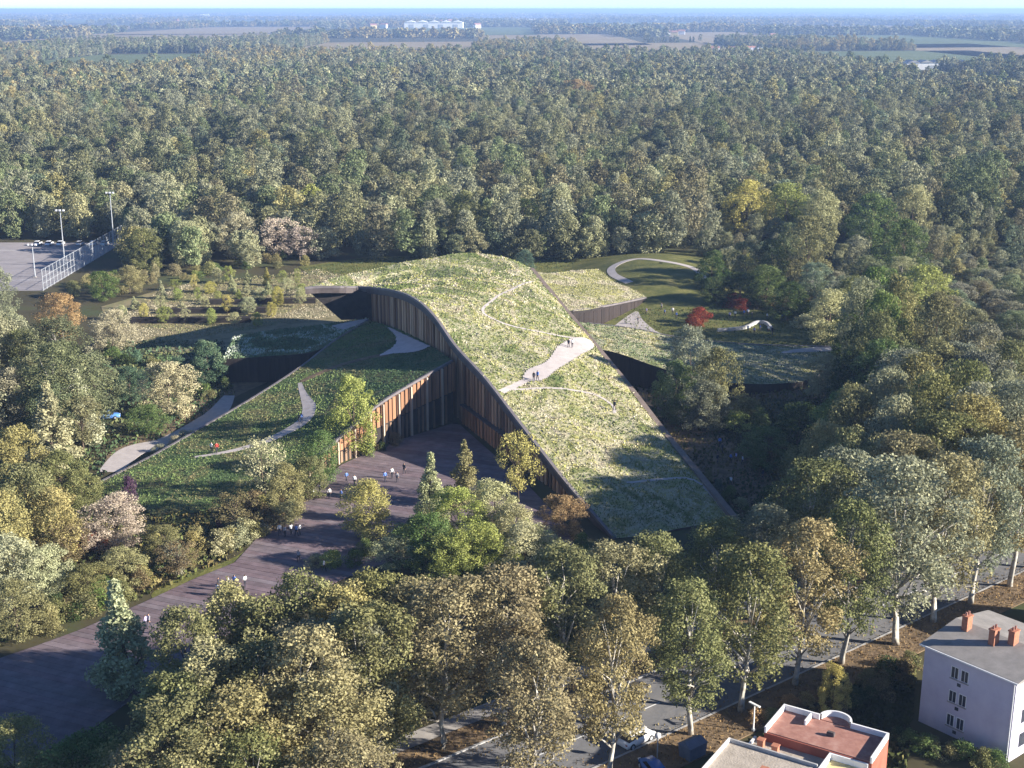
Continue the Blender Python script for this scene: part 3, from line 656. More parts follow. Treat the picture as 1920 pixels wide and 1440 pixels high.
#        height, radius, crown start, clumps, clump size, leaves, leaf size
SPEC = {
    'plane': (18.0, 5.0, 0.26, 130, 0.98, 16000, 0.25), 'round': (13.0, 5.2, 0.08, 105, 1.05, 14000, 0.26),
    'cone': (12.0, 3.0, 0.06, 64, 0.85, 7500, 0.28), 'column': (14.0, 2.6, 0.08, 44, 0.95, 6000, 0.30),
    'sparse': (10.0, 4.0, 0.22, 56, 0.85, 3600, 0.26), 'shrub': (3.0, 2.0, 0.0, 28, 0.72, 2400, 0.20),
}
def grow(kind, seed, mat, leaf_n=None, leaf_s=None, clump_n=None, pale=False, wood=True, clump_k=1.0):
    H, R, start, nc, cs, nl, ls = SPEC[kind]; r = np.random.default_rng(seed); nl = leaf_n or nl; ls = leaf_s or ls; nc = clump_n or nc
    lean = r.normal(size=2)*0.03*H; clumps = []
    lob = r.random(6)*6.28
    for i in range(nc):
        t = (i+r.random())/nc; rad = R*PROFILE[kind](t); th = i*2.39996+r.normal()*0.5
        rad *= 1+0.22*math.sin(2*th+lob[0])+0.15*math.sin(3*th+lob[1]+3*t)
        q = ((0.30 if kind != 'cone' else 0.62)+(0.70 if kind != 'cone' else 0.38)*math.sqrt(r.random()))*max(rad-cs*0.55, 0.15); z = H*(start+(1-start)*t)
        z = min(z, H-cs*0.5); s = cs*clump_k*(0.65+0.7*r.random())*((1.25-0.85*t) if kind == 'cone' else (0.7 if t > 0.85 and kind == 'column' else 1))
        clumps.append(((lean[0]*t+q*math.cos(th), lean[1]*t+q*math.sin(th), z), s))
    crown = leaves(kind+'_crown', r, clumps, nl, ls, mat)
    trunk = None
    if wood:
        m = MB(); k = H/18.0; tr = {'plane': 0.27, 'shrub': 0.07}.get(kind, 0.26)*(H/14 if kind != 'shrub' else 1)*0.85
        hs = [0, 0.05, 0.2, 0.4, 0.6, 0.8] if kind != 'shrub' else [0, 0.2, 0.45, 0.7]
        pts = [(lean[0]*t+(r.normal()*0.012*H if t > 0.1 else 0), lean[1]*t+(r.normal()*0.012*H if t > 0.1 else 0), H*t-(0.15 if t == 0 else 0)) for t in hs]
        m.tube(pts, [tr*(1.22 if t == 0 else 1.05-0.95*t/0.85) if t < 0.8 else tr*0.12 for t in hs], 7)
        pick = [c for c, s in clumps]; r.shuffle(pick)
        for c in pick[:16 if kind in ('plane', 'sparse') else 10]:
            t0 = max(0.12 if kind != 'shrub' else 0.0, min(0.72, (c[2]/H)*0.62*(0.8+0.3*r.random()))); z0 = t0*H
            j = max(i for i in range(len(hs)) if hs[i] <= t0+1e-6); j2 = min(j+1, len(hs)-1); f = (t0-hs[j])/max(hs[j2]-hs[j], 1e-6)
            a = Vector(pts[j]).lerp(Vector(pts[j2]), f); b = Vector(c); mid = a.lerp(b, 0.5)+Vector((r.normal()*0.03*H, r.normal()*0.03*H, 0.03*H))
            r0 = tr*(0.5-0.35*t0)
            m.tube([a, mid, b], [r0, r0*0.6, r0*0.18], 5)
        trunk = mesh(kind+'_trunk', m.v, m.f, M['pale_bark' if pale else 'bark'], smooth=True)
    return crown, trunk
VAR = {}
for kind, nvar in (('plane', 5), ('round', 5), ('cone', 3), ('column', 3), ('sparse', 3), ('shrub', 4)):
    VAR[kind] = [grow(kind, 100*len(kind)+i*7+ord(kind[0]), M['leaf'], pale=(kind == 'plane')) for i in range(nvar)]
TREES = []      # plan positions and radii of everything planted, so that the scatter keeps clear of them
TONES = {       # leaf colours
    'olive': (0.20, 0.20, 0.10), 'tan': (0.29, 0.26, 0.155), 'green': (0.12, 0.175, 0.065), 'lime': (0.31, 0.35, 0.12), 'pale': (0.40, 0.40, 0.26),
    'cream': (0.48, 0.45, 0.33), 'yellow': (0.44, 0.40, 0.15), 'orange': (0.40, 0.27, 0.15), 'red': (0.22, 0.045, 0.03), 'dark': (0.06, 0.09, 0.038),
    'blue': (0.11, 0.175, 0.13), 'grey': (0.26, 0.265, 0.20), 'brown': (0.20, 0.16, 0.10), 'pink': (0.50, 0.44, 0.42), 'purple': (0.10, 0.05, 0.12), 'gold': (0.32, 0.295, 0.15),
}
for k_ in TONES: TONES[k_] = (TONES[k_][0], TONES[k_][1]*0.985, TONES[k_][2]*0.84)
def plant(kind, loc, h, rad, tone, label, group=None, name=None, cat=None, var=None, j=0.12):
    H, R = SPEC[kind][:2]; i = rnd.randrange(len(VAR[kind])) if var is None else var % len(VAR[kind]); crown, trunk = VAR[kind][i]
    root = empty(name or {'plane': 'plane_tree', 'round': 'broadleaf_tree', 'cone': 'conical_tree', 'column': 'columnar_tree', 'sparse': 'thin_tree', 'shrub': 'shrub'}[kind],
                 loc, rnd.random()*6.283, (rad/R, rad/R, h/H))
    tag(root, label, cat or ('shrub' if kind == 'shrub' else 'tree'), group)
    o = link('crown' if kind != 'shrub' else 'foliage', crown, root)
    c = TONES[tone] if isinstance(tone, str) else tone; k = rnd.uniform(1-j, 1+j)
    o.color = (c[0]*k*rnd.uniform(0.94, 1.06), c[1]*k*rnd.uniform(0.96, 1.04), c[2]*k*rnd.uniform(0.9, 1.1), 1)
    if trunk is not None: link('trunk' if kind != 'shrub' else 'stem', trunk, root)
    TREES.append((loc[0], loc[1], rad, kind)); return root
def at_top(u, v, h, z0=0.0):
    p = P(u, v, h+z0); p.z = z0; return p
G_STREET = 'plane trees along the street'
ORD = ['', 'first', 'second', 'third', 'fourth', 'fifth', 'sixth', 'seventh', 'eighth', 'ninth', 'tenth', 'eleventh', 'twelfth', 'thirteenth', 'fourteenth', 'fifteenth', 'sixteenth', 'seventeenth', 'eighteenth', 'nineteenth', 'twentieth', 'twenty-first', 'twenty-second', 'twenty-third', 'twenty-fourth', 'twenty-fifth', 'twenty-sixth', 'twenty-seventh', 'twenty-eighth']
# the row on the houses' side of the street
for k, (s, o, h, r_, tone) in enumerate(((-20, 0.2, 16.5, 4.6, 'tan'), (-11.4, -0.4, 18, 4.0, 'tan'), (0, 0, 16, 4.4, 'olive'), (7.4, 0, 18, 5.2, 'olive'), (16.2, 0.2, 18.5, 5.0, 'tan'),
                                       (24, 0.1, 19, 4.6, 'olive'), (32.5, -0.8, 22.5, 6.4, 'grey'), (41, 0, 21, 5.4, 'tan'), (49, 0.2, 21, 5.2, 'grey'), (57.2, 0, 22, 5.2, 'gold'), (66, 0, 21, 5.5, 'olive'), (75, 0, 21, 5.5, 'tan'))):
    plant('plane', road_pt(s, o-0.3)+Vector((0, 0, 0.1)), h, r_*1.1, tone, ('plane tree beside the white parked car, on the houses\' side of the street' if k == 1 else
          'plane tree on the houses\' side of the street, %s along %s the white parked car' % (ORD[abs(k-1)], 'beyond' if k > 1 else 'before')), G_STREET)
# the row on the far side of the street
for k, (s, o, h, r_, tone) in enumerate(((-36, 12.8, 17, 5.2, 'tan'), (-28.5, 13.2, 17, 5.0, 'olive'), (-21, 12.8, 17.5, 5.4, 'tan'), (-13.5, 12.9, 17, 5.2, 'tan'), (-6, 13, 17, 5.2, 'olive'), (1.5, 12.8, 15.5, 4.8, 'tan'), (9, 13, 14.5, 4.6, 'olive'),
                                       (17, 13, 14, 4.6, 'olive'), (25, 13, 14.5, 4.6, 'grey'), (33, 13, 18, 5.0, 'olive'), (41, 13, 18, 5.2, 'grey'), (50, 13, 18, 5.2, 'tan'), (59, 13, 19, 5.4, 'olive'), (68, 13, 20, 5.4, 'gold'), (78, 13, 20, 5.4, 'grey'))):
    plant('plane', road_pt(s, o)+Vector((0, 0, 0.1)), h, r_*1.1, tone, ('plane tree across the street from the white parked car' if k == 3 else 'plane tree across the street from the houses, %s %s the white parked car' % (ORD[abs(k-3)], 'past' if k > 3 else 'before')), G_STREET)
# grove between boardwalk and street: (u, v) of the crown top
GROVE = []
G_GROVE = 'grove between the boardwalk and the street'
for (u, v, h, r_, kind, tone) in ((345, 1150, 13, 4.4, 'round', 'olive'), (430, 1105, 13, 4.4, 'round', 'gold'), (500, 1120, 13, 4.6, 'round', 'olive'), (575, 1085, 14, 4.8, 'round', 'olive'), (640, 1100, 14, 4.4, 'plane', 'gold'),
        (700, 1075, 14, 4.6, 'round', 'olive'), (770, 1085, 14, 4.4, 'plane', 'tan'), (335, 1262, 14, 4.6, 'plane', 'olive'), (380, 1215, 15, 4.8, 'plane', 'tan'), (470, 1200, 15, 5, 'plane', 'olive'), (560, 1175, 15, 5, 'plane', 'tan'),
        (650, 1170, 15.5, 5, 'plane', 'grey'), (235, 1395, 10, 4.2, 'round', 'olive'), (330, 1310, 15, 5, 'plane', 'olive'), (430, 1290, 15, 5, 'plane', 'tan'), (150, 1385, 9, 4.2, 'round', 'green'), (260, 1405, 12, 4.6, 'plane', 'tan'),
        (620, 1280, 15, 4.8, 'plane', 'tan'), (370, 1400, 13, 4.6, 'plane', 'tan'), (20, 1350, 8, 3.2, 'round', 'gold'), (480, 1380, 13, 4.2, 'plane', 'olive'), (640, 1385, 13, 4.4, 'plane', 'tan'), (90, 1425, 8, 3.4, 'round', 'olive')):
    GROVE.append((plant(kind, at_top(u, v, h), h, r_*1.1, tone, 'x', G_GROVE), kind, tone))
c_ = at_top(222, 1080, 13.5)
for kind in ('plane', 'round'):
    for q, (t_, k_, tn) in enumerate(sorted([g for g in GROVE if g[1] == kind], key=lambda g: (g[0].location-c_).length)):
        t_['label'] = '%s in the grove, %s out from the feathery conical boardwalk tree' % ({'plane': 'loose %s plane tree', 'round': 'dense %s rounded tree'}[kind] % tn, ORD[q+1])
plant('cone', at_top(222, 1080, 13.5), 13.5, 4.2, 'pale', 'feathery pale green conical tree standing on the striped boardwalk edge')
# single trees round the building
for (u, v, h, r_, kind, tone, lab) in (
    (662, 708, 13, 4.6, 'round', 'lime', 'bright lime-green tree in front of the timber entrance wing'),
    (688, 905, 8.5, 4.0, 'round', 'yellow', 'pale yellow round tree standing alone on the boardwalk plaza'),
    (803, 848, 11, 3.0, 'cone', 'pale', 'pale pointed tree beside the lush green planting on the plaza'),
    (872, 822, 10.5, 2.9, 'cone', 'gold', 'golden-green pointed tree in front of the long shaded timber wall'),
    (972, 815, 10.5, 3.6, 'sparse', 'yellow', 'thin tan-yellow tree beside the low eave of the long wall'),
    (1056, 932, 5.5, 3.2, 'round', 'orange', 'small orange-leaved tree under the low end of the roof edge'),
    (862, 915, 9, 4.4, 'round', 'lime', 'lush green tree in the middle of the plaza planting'),
    (925, 905, 9, 3.8, 'round', 'pale', 'light green tree with yellowed top in the plaza planting'),
    (795, 965, 8, 4.0, 'round', 'green', 'deep green bushy tree at the boardwalk end of the plaza planting'),
    (900, 985, 7.5, 4.0, 'round', 'lime', 'yellow-green bushy tree amid the plaza planting'),
    (985, 985, 7, 4.2, 'round', 'pale', 'pale grey-green tree beside the dark strip under the roof edge'),
    (960, 945, 7.5, 3.8, 'round', 'pale', 'creamy green tree between the lush plaza planting and the orange tree'),
    (835, 1005, 6.5, 3.8, 'round', 'lime', 'light green bushy tree where the plaza planting meets the plane trees'),
    (740, 1010, 5, 3.2, 'sparse', 'pale', 'thin pale tree at the boardwalk edge of the plaza planting'),
    (1055, 1035, 6, 3.8, 'round', 'grey', 'grey-green low tree at the foot of the sloping roof'),
    (490, 825, 9.5, 3.8, 'sparse', 'pale', 'thin pale green tree at the foot of the entrance wing meadow'),
    (535, 872, 8.5, 3.4, 'round', 'gold', 'golden tree leaning over the dark hollow of the entrance wing'),
    (600, 812, 8, 3.4, 'round', 'green', 'green bushy tree hiding the low end of the timber front'),
    (575, 858, 6.5, 3.2, 'round', 'olive', 'olive bushy tree at the low end of the timber front beside the golden one'),
    (440, 925, 6, 3.4, 'sparse', 'brown', 'brown thin tree in the planting below the entrance wing'),
    (210, 935, 7, 5.0, 'round', 'pink', 'cream-pink blossoming tree below the tip of the entrance wing'),
    (205, 582, 9, 4.6, 'round', 'cream', 'whitish bushy tree beside the orange one near the garden rows'),
    (110, 552, 10, 5.0, 'round', 'orange', 'tan-orange bushy tree next to the sports court fence corner'),
    (312, 682, 9.5, 5.2, 'round', 'cream', 'cream-yellow round tree on the sunken court beside the ramp'),
    (388, 640, 8.5, 4.2, 'round', 'blue', 'blue-green rounded tree at the corner of the garden terrace'),
    (85, 712, 14, 5.0, 'cone', 'pale', 'broad tan-green tapering tree west of the sunken court'),
    (140, 690, 13, 4.2, 'cone', 'cream', 'pale beige tapering tree next to the sunken court'),
    (1300, 612, 16, 4.4, 'round', 'grey', 'grey-green tree rising in front of the side wing with its crown over the edge'),
    (1348, 655, 14, 4.0, 'round', 'olive', 'olive tree pressed against the front edge of the side wing'),
    (1268, 680, 11, 4.0, 'round', 'green', 'dark green bushy tree below the side wing wall'),
    (1325, 715, 9, 4.2, 'round', 'grey', 'silvery bushy tree in front of the grey-green one by the side wing'),
    (1552, 665, 8.5, 4.4, 'round', 'cream', 'whitish round tree at the pointed end of the side wing'),
    (1560, 545, 12, 6.4, 'round', 'pale', 'broad pale green tree beside the shaded patio with a whitish crown'),
    (1520, 408, 19, 6.8, 'round', 'olive', 'tall domed olive tree towering over the patio shrubs'),
    (1357, 478, 8, 1.9, 'column', 'yellow', 'slim yellow tree beside its twin above the patio hedge, the one closer to the mound'),
    (1406, 474, 8, 1.9, 'column', 'yellow', 'slim yellow tree beside its twin above the patio hedge, the one farther from the mound'),
    (985, 470, 7, 3.4, 'round', 'blue', 'blue-green bushy tree behind the top corner of the meadow roof'),
    (1680, 570, 13, 6.0, 'round', 'lime', 'yellow-green domed tree in the woods east of the patio'),
    (1740, 500, 14, 6.8, 'round', 'lime', 'bright green domed tree in the woods with a creamy sunlit side'),
    (1400, 340, 19, 8.0, 'round', 'yellow', 'large yellow-topped tree at the edge of the dark wood behind the mound'),
    (1480, 345, 18, 8.0, 'round', 'lime', 'large lime-topped tree adjoining the yellow-topped one'),
    (1545, 358, 17, 6.6, 'round', 'pale', 'pale green tree adjoining the lime-topped one'),
    (1640, 365, 18, 7.8, 'round', 'green', 'large deep green tree with silvery crown in the eastern woods'),
    (1715, 350, 18, 7.8, 'round', 'pale', 'large silvery green tree in the eastern woods'),
    (1700, 415, 16, 7.0, 'round', 'green', 'dark green spreading tree below the silvery ones'),
    (350, 415, 13, 6.4, 'round', 'pale', 'broad pale tree beyond the garden rows beside the court fence'),
    (440, 400, 13, 6.2, 'round', 'cream', 'broad beige tree beyond the garden rows'),
    (520, 410, 12, 6.4, 'sparse', 'pink', 'mauve-beige leafless-looking tree at the wood edge behind the garden'),
    (560, 425, 10, 5.2, 'sparse', 'pink', 'thin greyish-mauve tree at the wood edge near the roof tip'),
    (270, 430, 12, 5.2, 'round', 'olive', 'olive tree beside the end of the court fence'),
    (240, 500, 7, 4.6, 'round', 'gold', 'golden-olive tree between the court fence and the garden rows'),
    (190, 510, 7, 4.4, 'round', 'green', 'green bushy tree against the court fence'),
    (640, 372, 14, 4.6, 'column', 'gold', 'tall golden tree behind the roof tip at the wood edge'),
    (582, 345, 16, 3.8, 'column', 'lime', 'tall lime-yellow slender tree at the wood edge'),
    (870, 360, 17, 5.6, 'round', 'olive', 'large olive tree behind the crest of the roof'),
    (820, 375, 15, 5.2, 'round', 'grey', 'grey-olive tree behind the crest of the roof'),
    (1045, 345, 18, 7.4, 'round', 'pale', 'largest pale olive tree at the wood edge behind the roof'),
    (1100, 375, 15, 6.0, 'round', 'grey', 'greyish tree adjoining the largest pale one behind the roof'),
    (985, 372, 15, 5.6, 'round', 'dark', 'dark green tree between two paler ones behind the roof'),
    (1310, 362, 16, 6.0, 'round', 'grey', 'grey-green tree at the wood edge behind the mound'),
    (1080, 150, 22, 12, 'round', 'orange', 'solitary large orange tree rising above the distant forest'),
    ):
    pl_ = at_top(u, v, h)
    plant(kind, pl_, h, r_, tone, lab)
# right-hand wood edge along the sloping roof
G_EAST = 'trees between the sloping roof and the street'
for (u, v, h, r_, kind, tone) in ((1500, 760, 9, 5, 'round', 'dark'), (1580, 740, 9, 5, 'round', 'green'), (1440, 800, 7, 4.4, 'round', 'green'), (1520, 830, 8, 4.6, 'round', 'olive'), (1600, 790, 10, 4.8, 'round', 'olive'),
        (1660, 770, 13, 5.0, 'round', 'grey'), (1580, 850, 12, 4.6, 'round', 'gold'), (1500, 890, 8, 4.0, 'round', 'brown'), (1475, 905, 6, 3.6, 'round', 'dark'), (1720, 790, 15, 5, 'round', 'olive'), (1790, 760, 16, 5.2, 'round', 'grey'),
        (1850, 790, 16, 5.2, 'plane', 'gold'), (1900, 760, 17, 5.4, 'round', 'grey'), (1640, 860, 13, 4.6, 'round', 'olive'), (1760, 640, 15, 5.6, 'round', 'olive'), (1840, 610, 16, 5.6, 'round', 'grey'), (1700, 660, 14, 5.4, 'round', 'olive'),
        (1620, 640, 12, 4.8, 'round', 'dark'), (1900, 640, 16, 5.6, 'round', 'olive'), (1640, 720, 11, 4.6, 'round', 'grey'), (1800, 700, 15, 5.0, 'round', 'olive'), (1880, 700, 16, 5.0, 'round', 'grey'), (1470, 975, 7, 3.6, 'round', 'green'), (1515, 945, 10, 4, 'round', 'grey'), (1600, 570, 13, 5.4, 'round', 'green')):
    plant(kind, at_top(u, v, h), h, r_, tone, 'densely crowned %s tree between the sloping roof and the street' % tone, G_EAST)
for (x, y, h, r_, tone) in ((50, 186, 17, 5, 'olive'), (56, 193, 18, 5.4, 'grey'), (45, 179, 14, 4.6, 'gold'), (60, 184, 20, 5.6, 'olive'), (53, 177, 18.5, 5.2, 'grey'), (51, 199, 13, 4.6, 'green'), (63, 197, 19, 5.6, 'olive'), (45, 169, 16, 4.8, 'olive'), (69, 240, 20, 5.6, 'green'), (73, 248, 21, 5.8, 'olive'), (69, 257, 19, 5.4, 'grey'), (77, 234, 21, 5.8, 'olive'), (74, 263, 20, 5.6, 'green'), (65, 230, 18, 5.2, 'olive'), (57, 171, 19, 5.2, 'olive'), (64, 176, 20, 5.4, 'grey'), (67, 189, 20, 5.6, 'olive'), (50, 164, 17, 4.8, 'tan')):
    plant('round', (x, y, 0), h, r_, tone, 'densely crowned %s tree between the sloping roof and the street' % tone, G_EAST)
G_PATIO = 'trees screening the patio'
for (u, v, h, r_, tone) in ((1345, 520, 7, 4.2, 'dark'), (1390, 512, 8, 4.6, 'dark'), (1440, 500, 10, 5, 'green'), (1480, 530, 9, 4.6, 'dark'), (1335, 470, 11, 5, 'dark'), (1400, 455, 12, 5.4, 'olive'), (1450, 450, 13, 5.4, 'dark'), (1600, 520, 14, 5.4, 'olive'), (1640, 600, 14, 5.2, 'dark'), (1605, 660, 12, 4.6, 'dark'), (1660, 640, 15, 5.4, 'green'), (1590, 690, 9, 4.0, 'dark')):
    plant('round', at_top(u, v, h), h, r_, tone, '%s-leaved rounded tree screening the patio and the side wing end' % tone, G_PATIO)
# left edge woods
G_WEST = 'trees west of the ramp'
for (u, v, h, r_, kind, tone) in ((-12, 500, 14, 4.4, 'round', 'grey'), (-30, 580, 14, 5.0, 'round', 'olive'), (30, 590, 12, 4.4, 'round', 'grey'), (40, 620, 12, 4.6, 'round', 'olive'), (10, 690, 13, 4.8, 'round', 'grey'), (60, 680, 9, 4.4, 'round', 'green'), (20, 800, 13, 5, 'round', 'gold'),
        (110, 850, 9, 4.4, 'round', 'olive'), (40, 870, 13, 5, 'round', 'olive'), (-10, 930, 12, 5, 'round', 'gold'), (90, 920, 10, 4.4, 'round', 'gold'), (20, 1010, 9, 4.2, 'round', 'pale'), (70, 1030, 7, 3.8, 'round', 'pale'), (120, 985, 6, 3.4, 'sparse', 'brown'),
        (160, 1060, 5, 3.2, 'round', 'olive'), (20, 1090, 7, 3.6, 'round', 'olive'), (230, 1030, 5, 3.2, 'round', 'gold'), (300, 985, 5, 3.2, 'round', 'olive'), (330, 1020, 4.5, 3.0, 'sparse', 'brown'), (275, 760, 5, 3.2, 'round', 'green'), (150, 880, 6, 3.4, 'round', 'olive'), (240, 690, 6, 3.6, 'round', 'blue')):
    plant(kind, at_top(u, v, h), h, r_, tone, '%s %s tree in the planting west of the ramped meadow' % (tone, 'thin' if kind == 'sparse' else 'leafy'), G_WEST)

# ------------------------------------------------------------------ shrubs
def shrubs(lst, lab, group):
    for (u, v, h, r_, tone) in lst: plant('shrub', P(u, v, 0), h, r_, tone, lab % {'red': 'red', 'brown': 'brown', 'gold': 'golden', 'green': 'green', 'dark': 'dark green', 'pale': 'pale', 'olive': 'olive', 'purple': 'purple', 'lime': 'light green', 'pink': 'pinkish', 'cream': 'cream', 'orange': 'orange', 'blue': 'blue-green', 'grey': 'grey-green', 'yellow': 'yellow', 'tan': 'tan'}[tone], group)
def row_shrubs(a, b, n, tones, hr, spread):
    return [(a[0]+(b[0]-a[0])*(i+rnd.uniform(-.3, .3))/max(n-1, 1)+rnd.uniform(-spread, spread), a[1]+(b[1]-a[1])*i/max(n-1, 1)+rnd.uniform(-spread, spread)*0.6, rnd.uniform(*hr), rnd.uniform(hr[0], hr[1])*0.75, rnd.choice(tones)) for i in range(n)]
shrubs(row_shrubs((300, 1075), (560, 965), 26, ['gold', 'olive', 'brown', 'pale', 'grey'], (1.6, 3.2), 22), '%s shrub in the boardwalk bed', 'shrubs along the boardwalk')
shrubs(row_shrubs((60, 1180), (300, 1085), 24, ['olive', 'green', 'brown', 'gold', 'dark'], (1.6, 3.2), 26), '%s shrub beside the boardwalk', 'shrubs along the near boardwalk')
shrubs(row_shrubs((420, 995), (520, 985), 7, ['purple'], (0.8, 1.3), 12), '%s flowering shrub along the boardwalk', 'purple shrubs')
shrubs(row_shrubs((10, 1165), (120, 1140), 7, ['purple', 'brown'], (0.8, 1.4), 14), '%s low shrub west of the boardwalk', 'low shrubs west of the boardwalk')
shrubs([(170, 1030, 2.4, 2.0, 'red'), ], '%s-leaved shrub beside the cream-pink tree', None)
shrubs([(245, 945, 4.2, 1.3, 'purple')], '%s upright shrub at the tip of the ramped wing', None)
shrubs([(1310, 605, 3.4, 3.0, 'red'), (1378, 575, 3.2, 3.0, 'red'), (1390, 580, 2.6, 2.4, 'red'), (1300, 612, 2.6, 2.2, 'red')], '%s-leaved shrub in the dark patio hedge', 'red patio shrubs')
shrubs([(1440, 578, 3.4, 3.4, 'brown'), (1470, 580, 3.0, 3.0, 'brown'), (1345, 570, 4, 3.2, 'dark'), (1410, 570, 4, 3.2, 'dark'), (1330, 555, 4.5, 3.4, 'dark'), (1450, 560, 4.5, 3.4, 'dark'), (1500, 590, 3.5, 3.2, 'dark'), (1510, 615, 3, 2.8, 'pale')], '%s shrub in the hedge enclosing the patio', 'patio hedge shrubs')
shrubs([(1378, 805, 3.2, 2.6, 'lime')], '%s dome-clipped shrub below the side wing', None)
shrubs(row_shrubs((1260, 780), (1420, 800), 12, ['green', 'dark', 'olive', 'green'], (2.2, 3.8), 26), '%s rounded shrub below the side wing', 'courtyard shrubs')
shrubs(row_shrubs((1400, 850), (1560, 960), 14, ['green', 'dark', 'olive', 'brown'], (1.8, 3.4), 30), '%s shrub beside the earth path', 'shrubs along the earth path')
shrubs(row_shrubs((1330, 905), (1420, 985), 9, ['green', 'blue', 'olive', 'pale'], (0.9, 1.8), 10), '%s shrub by the roof corner', 'low shrubs at the roof corner')
shrubs(row_shrubs((760, 1010), (1080, 1040), 20, ['lime', 'green', 'pale', 'olive', 'lime'], (1.6, 3.2), 26), '%s shrub in the plaza planting', 'plaza planting shrubs')
shrubs(row_shrubs((600, 1065), (760, 1035), 9, ['green', 'lime', 'pale'], (1.2, 2.4), 12), '%s shrub at the grove edge', 'shrubs at the grove edge')
shrubs(row_shrubs((470, 960), (560, 935), 8, ['brown', 'gold', 'olive'], (1.4, 2.8), 14), '%s shrub below the entrance wing', 'shrubs below the entrance wing')
shrubs(row_shrubs((640, 862), (740, 838), 6, ['dark', 'green', 'brown'], (1.2, 2.2), 8), '%s shrub below the timber front', 'shrubs at the timber front')
shrubs(row_shrubs((130, 545), (560, 490), 26, ['gold', 'tan', 'olive', 'tan', 'green'], (1.6, 3.6), 14), '%s shrub behind the garden rows', 'shrubs behind the garden rows')
shrubs(row_shrubs((210, 660), (420, 740), 16, ['green', 'blue', 'olive', 'dark'], (1.2, 2.6), 24), '%s shrub below the garden terrace', 'shrubs below the garden terrace')
shrubs([(330, 835, 1.6, 1.3, 'cream'), (345, 828, 1.8, 1.4, 'grey'), (362, 822, 1.4, 1.2, 'cream'), (300, 848, 1.3, 1.2, 'grey')], '%s flowering shrub by the ramp wall', 'flowering shrubs by the ramp wall')
shrubs(row_shrubs((1560, 1330), (1700, 1260), 12, ['dark', 'brown', 'olive'], (1.2, 2.6), 26), '%s shrub between the two houses', 'yard shrubs')
shrubs(row_shrubs((1400, 1360), (1560, 1310), 6, ['gold', 'orange', 'brown'], (1.0, 2.0), 12), '%s shrub on the verge', 'verge shrubs')
shrubs(row_shrubs((1690, 1390), (1860, 1440), 8, ['dark', 'olive', 'green'], (1.0, 2.0), 16), '%s shrub below the lavender house windows', 'shrubs below the lavender house')
plant('round', P(1560, 1345, 0), 6.0, 1.9, 'yellow', 'small golden tree behind the terracotta terrace')
# low undergrowth on the open soil: nobody could count it
def undergrowth(px, n, palette, seed, hs=(0.15, 0.6)):
    r = np.random.default_rng(seed); w = [P(u, v, 0) for u, v in px]; poly = [(p.x, p.y) for p in w]
    x = r.uniform(min(p[0] for p in poly), max(p[0] for p in poly), n*3); y = r.uniform(min(p[1] for p in poly), max(p[1] for p in poly), n*3)
    k = in_poly(x, y, poly)
    for q in NO_TUFT+[BWW2]: k &= ~in_poly(x, y, q)
    x, y = x[k][:n], y[k][:n]
    return tuft_points('undergrowth', np.stack([x, y, np.zeros(len(x))], 1), None, palette, hs, r, 0.05)
ug = [(0.05, 0.06, 0.02), (0.09, 0.10, 0.03), (0.16, 0.12, 0.05), (0.20, 0.17, 0.07), (0.10, 0.12, 0.04), (0.05, 0.07, 0.03)]
undergrowth([(-60, 1230), (270, 1120), (430, 1052), (540, 955), (600, 905), (420, 930), (180, 910), (120, 800), (-60, 800)], 14000, ug, 41)
undergrowth([(120, 910), (200, 640), (420, 640), (440, 740), (300, 830), (180, 900)], 8000, [(0.05, 0.08, 0.04), (0.08, 0.12, 0.05), (0.15, 0.15, 0.06), (0.07, 0.11, 0.06)], 42)
undergrowth([(1160, 700), (1290, 730), (1600, 720), (1640, 900), (1480, 1010), (1400, 990), (1290, 860)], 9000, ug, 43)
undergrowth([(190, 600), (330, 535), (600, 505), (700, 530), (640, 590), (430, 625), (250, 650)], 26000, [(0.20, 0.19, 0.08), (0.34, 0.29, 0.17), (0.13, 0.16, 0.06), (0.30, 0.24, 0.13), (0.38, 0.34, 0.24)], 44, (0.08, 0.28))
undergrowth([(1400, 1400), (1560, 1310), (1720, 1230), (1700, 1440), (1600, 1500)], 7000, ug, 45)
undergrowth([(560, 505), (700, 482), (1330, 482), (1480, 560), (1560, 650), (1260, 640), (1040, 560), (720, 560)], 26000, [(0.05, 0.08, 0.03), (0.09, 0.12, 0.04), (0.15, 0.14, 0.05), (0.07, 0.10, 0.04)], 46, (0.10, 0.32))
def leaf_litter(s0, s1, o0, o1, n, seed):
    r = np.random.default_rng(seed); a = r.uniform(s0, s1, n); b = r.uniform(o0, o1, n); x = ROAD_O.x+ROAD_D.x*a+ROAD_N.x*b; y = ROAD_O.y+ROAD_D.y*a+ROAD_N.y*b
    return tuft_points('fallen_leaves', np.stack([x, y, np.full(n, 0.13 if o1 < 1.1 or o0 > 11 else 0.03)], 1), None, [(0.24, 0.16, 0.07), (0.34, 0.22, 0.09), (0.18, 0.12, 0.06), (0.30, 0.24, 0.12)], (0.05, 0.22), r, 0.08)
leaf_litter(-30, 80, -3.8, 0.95, 7000, 61); leaf_litter(-30, 80, 11.7, 14.9, 4000, 62); leaf_litter(-30, 80, 1.3, 3.2, 1800, 63); leaf_litter(-30, 80, 9.4, 11.3, 1800, 64)
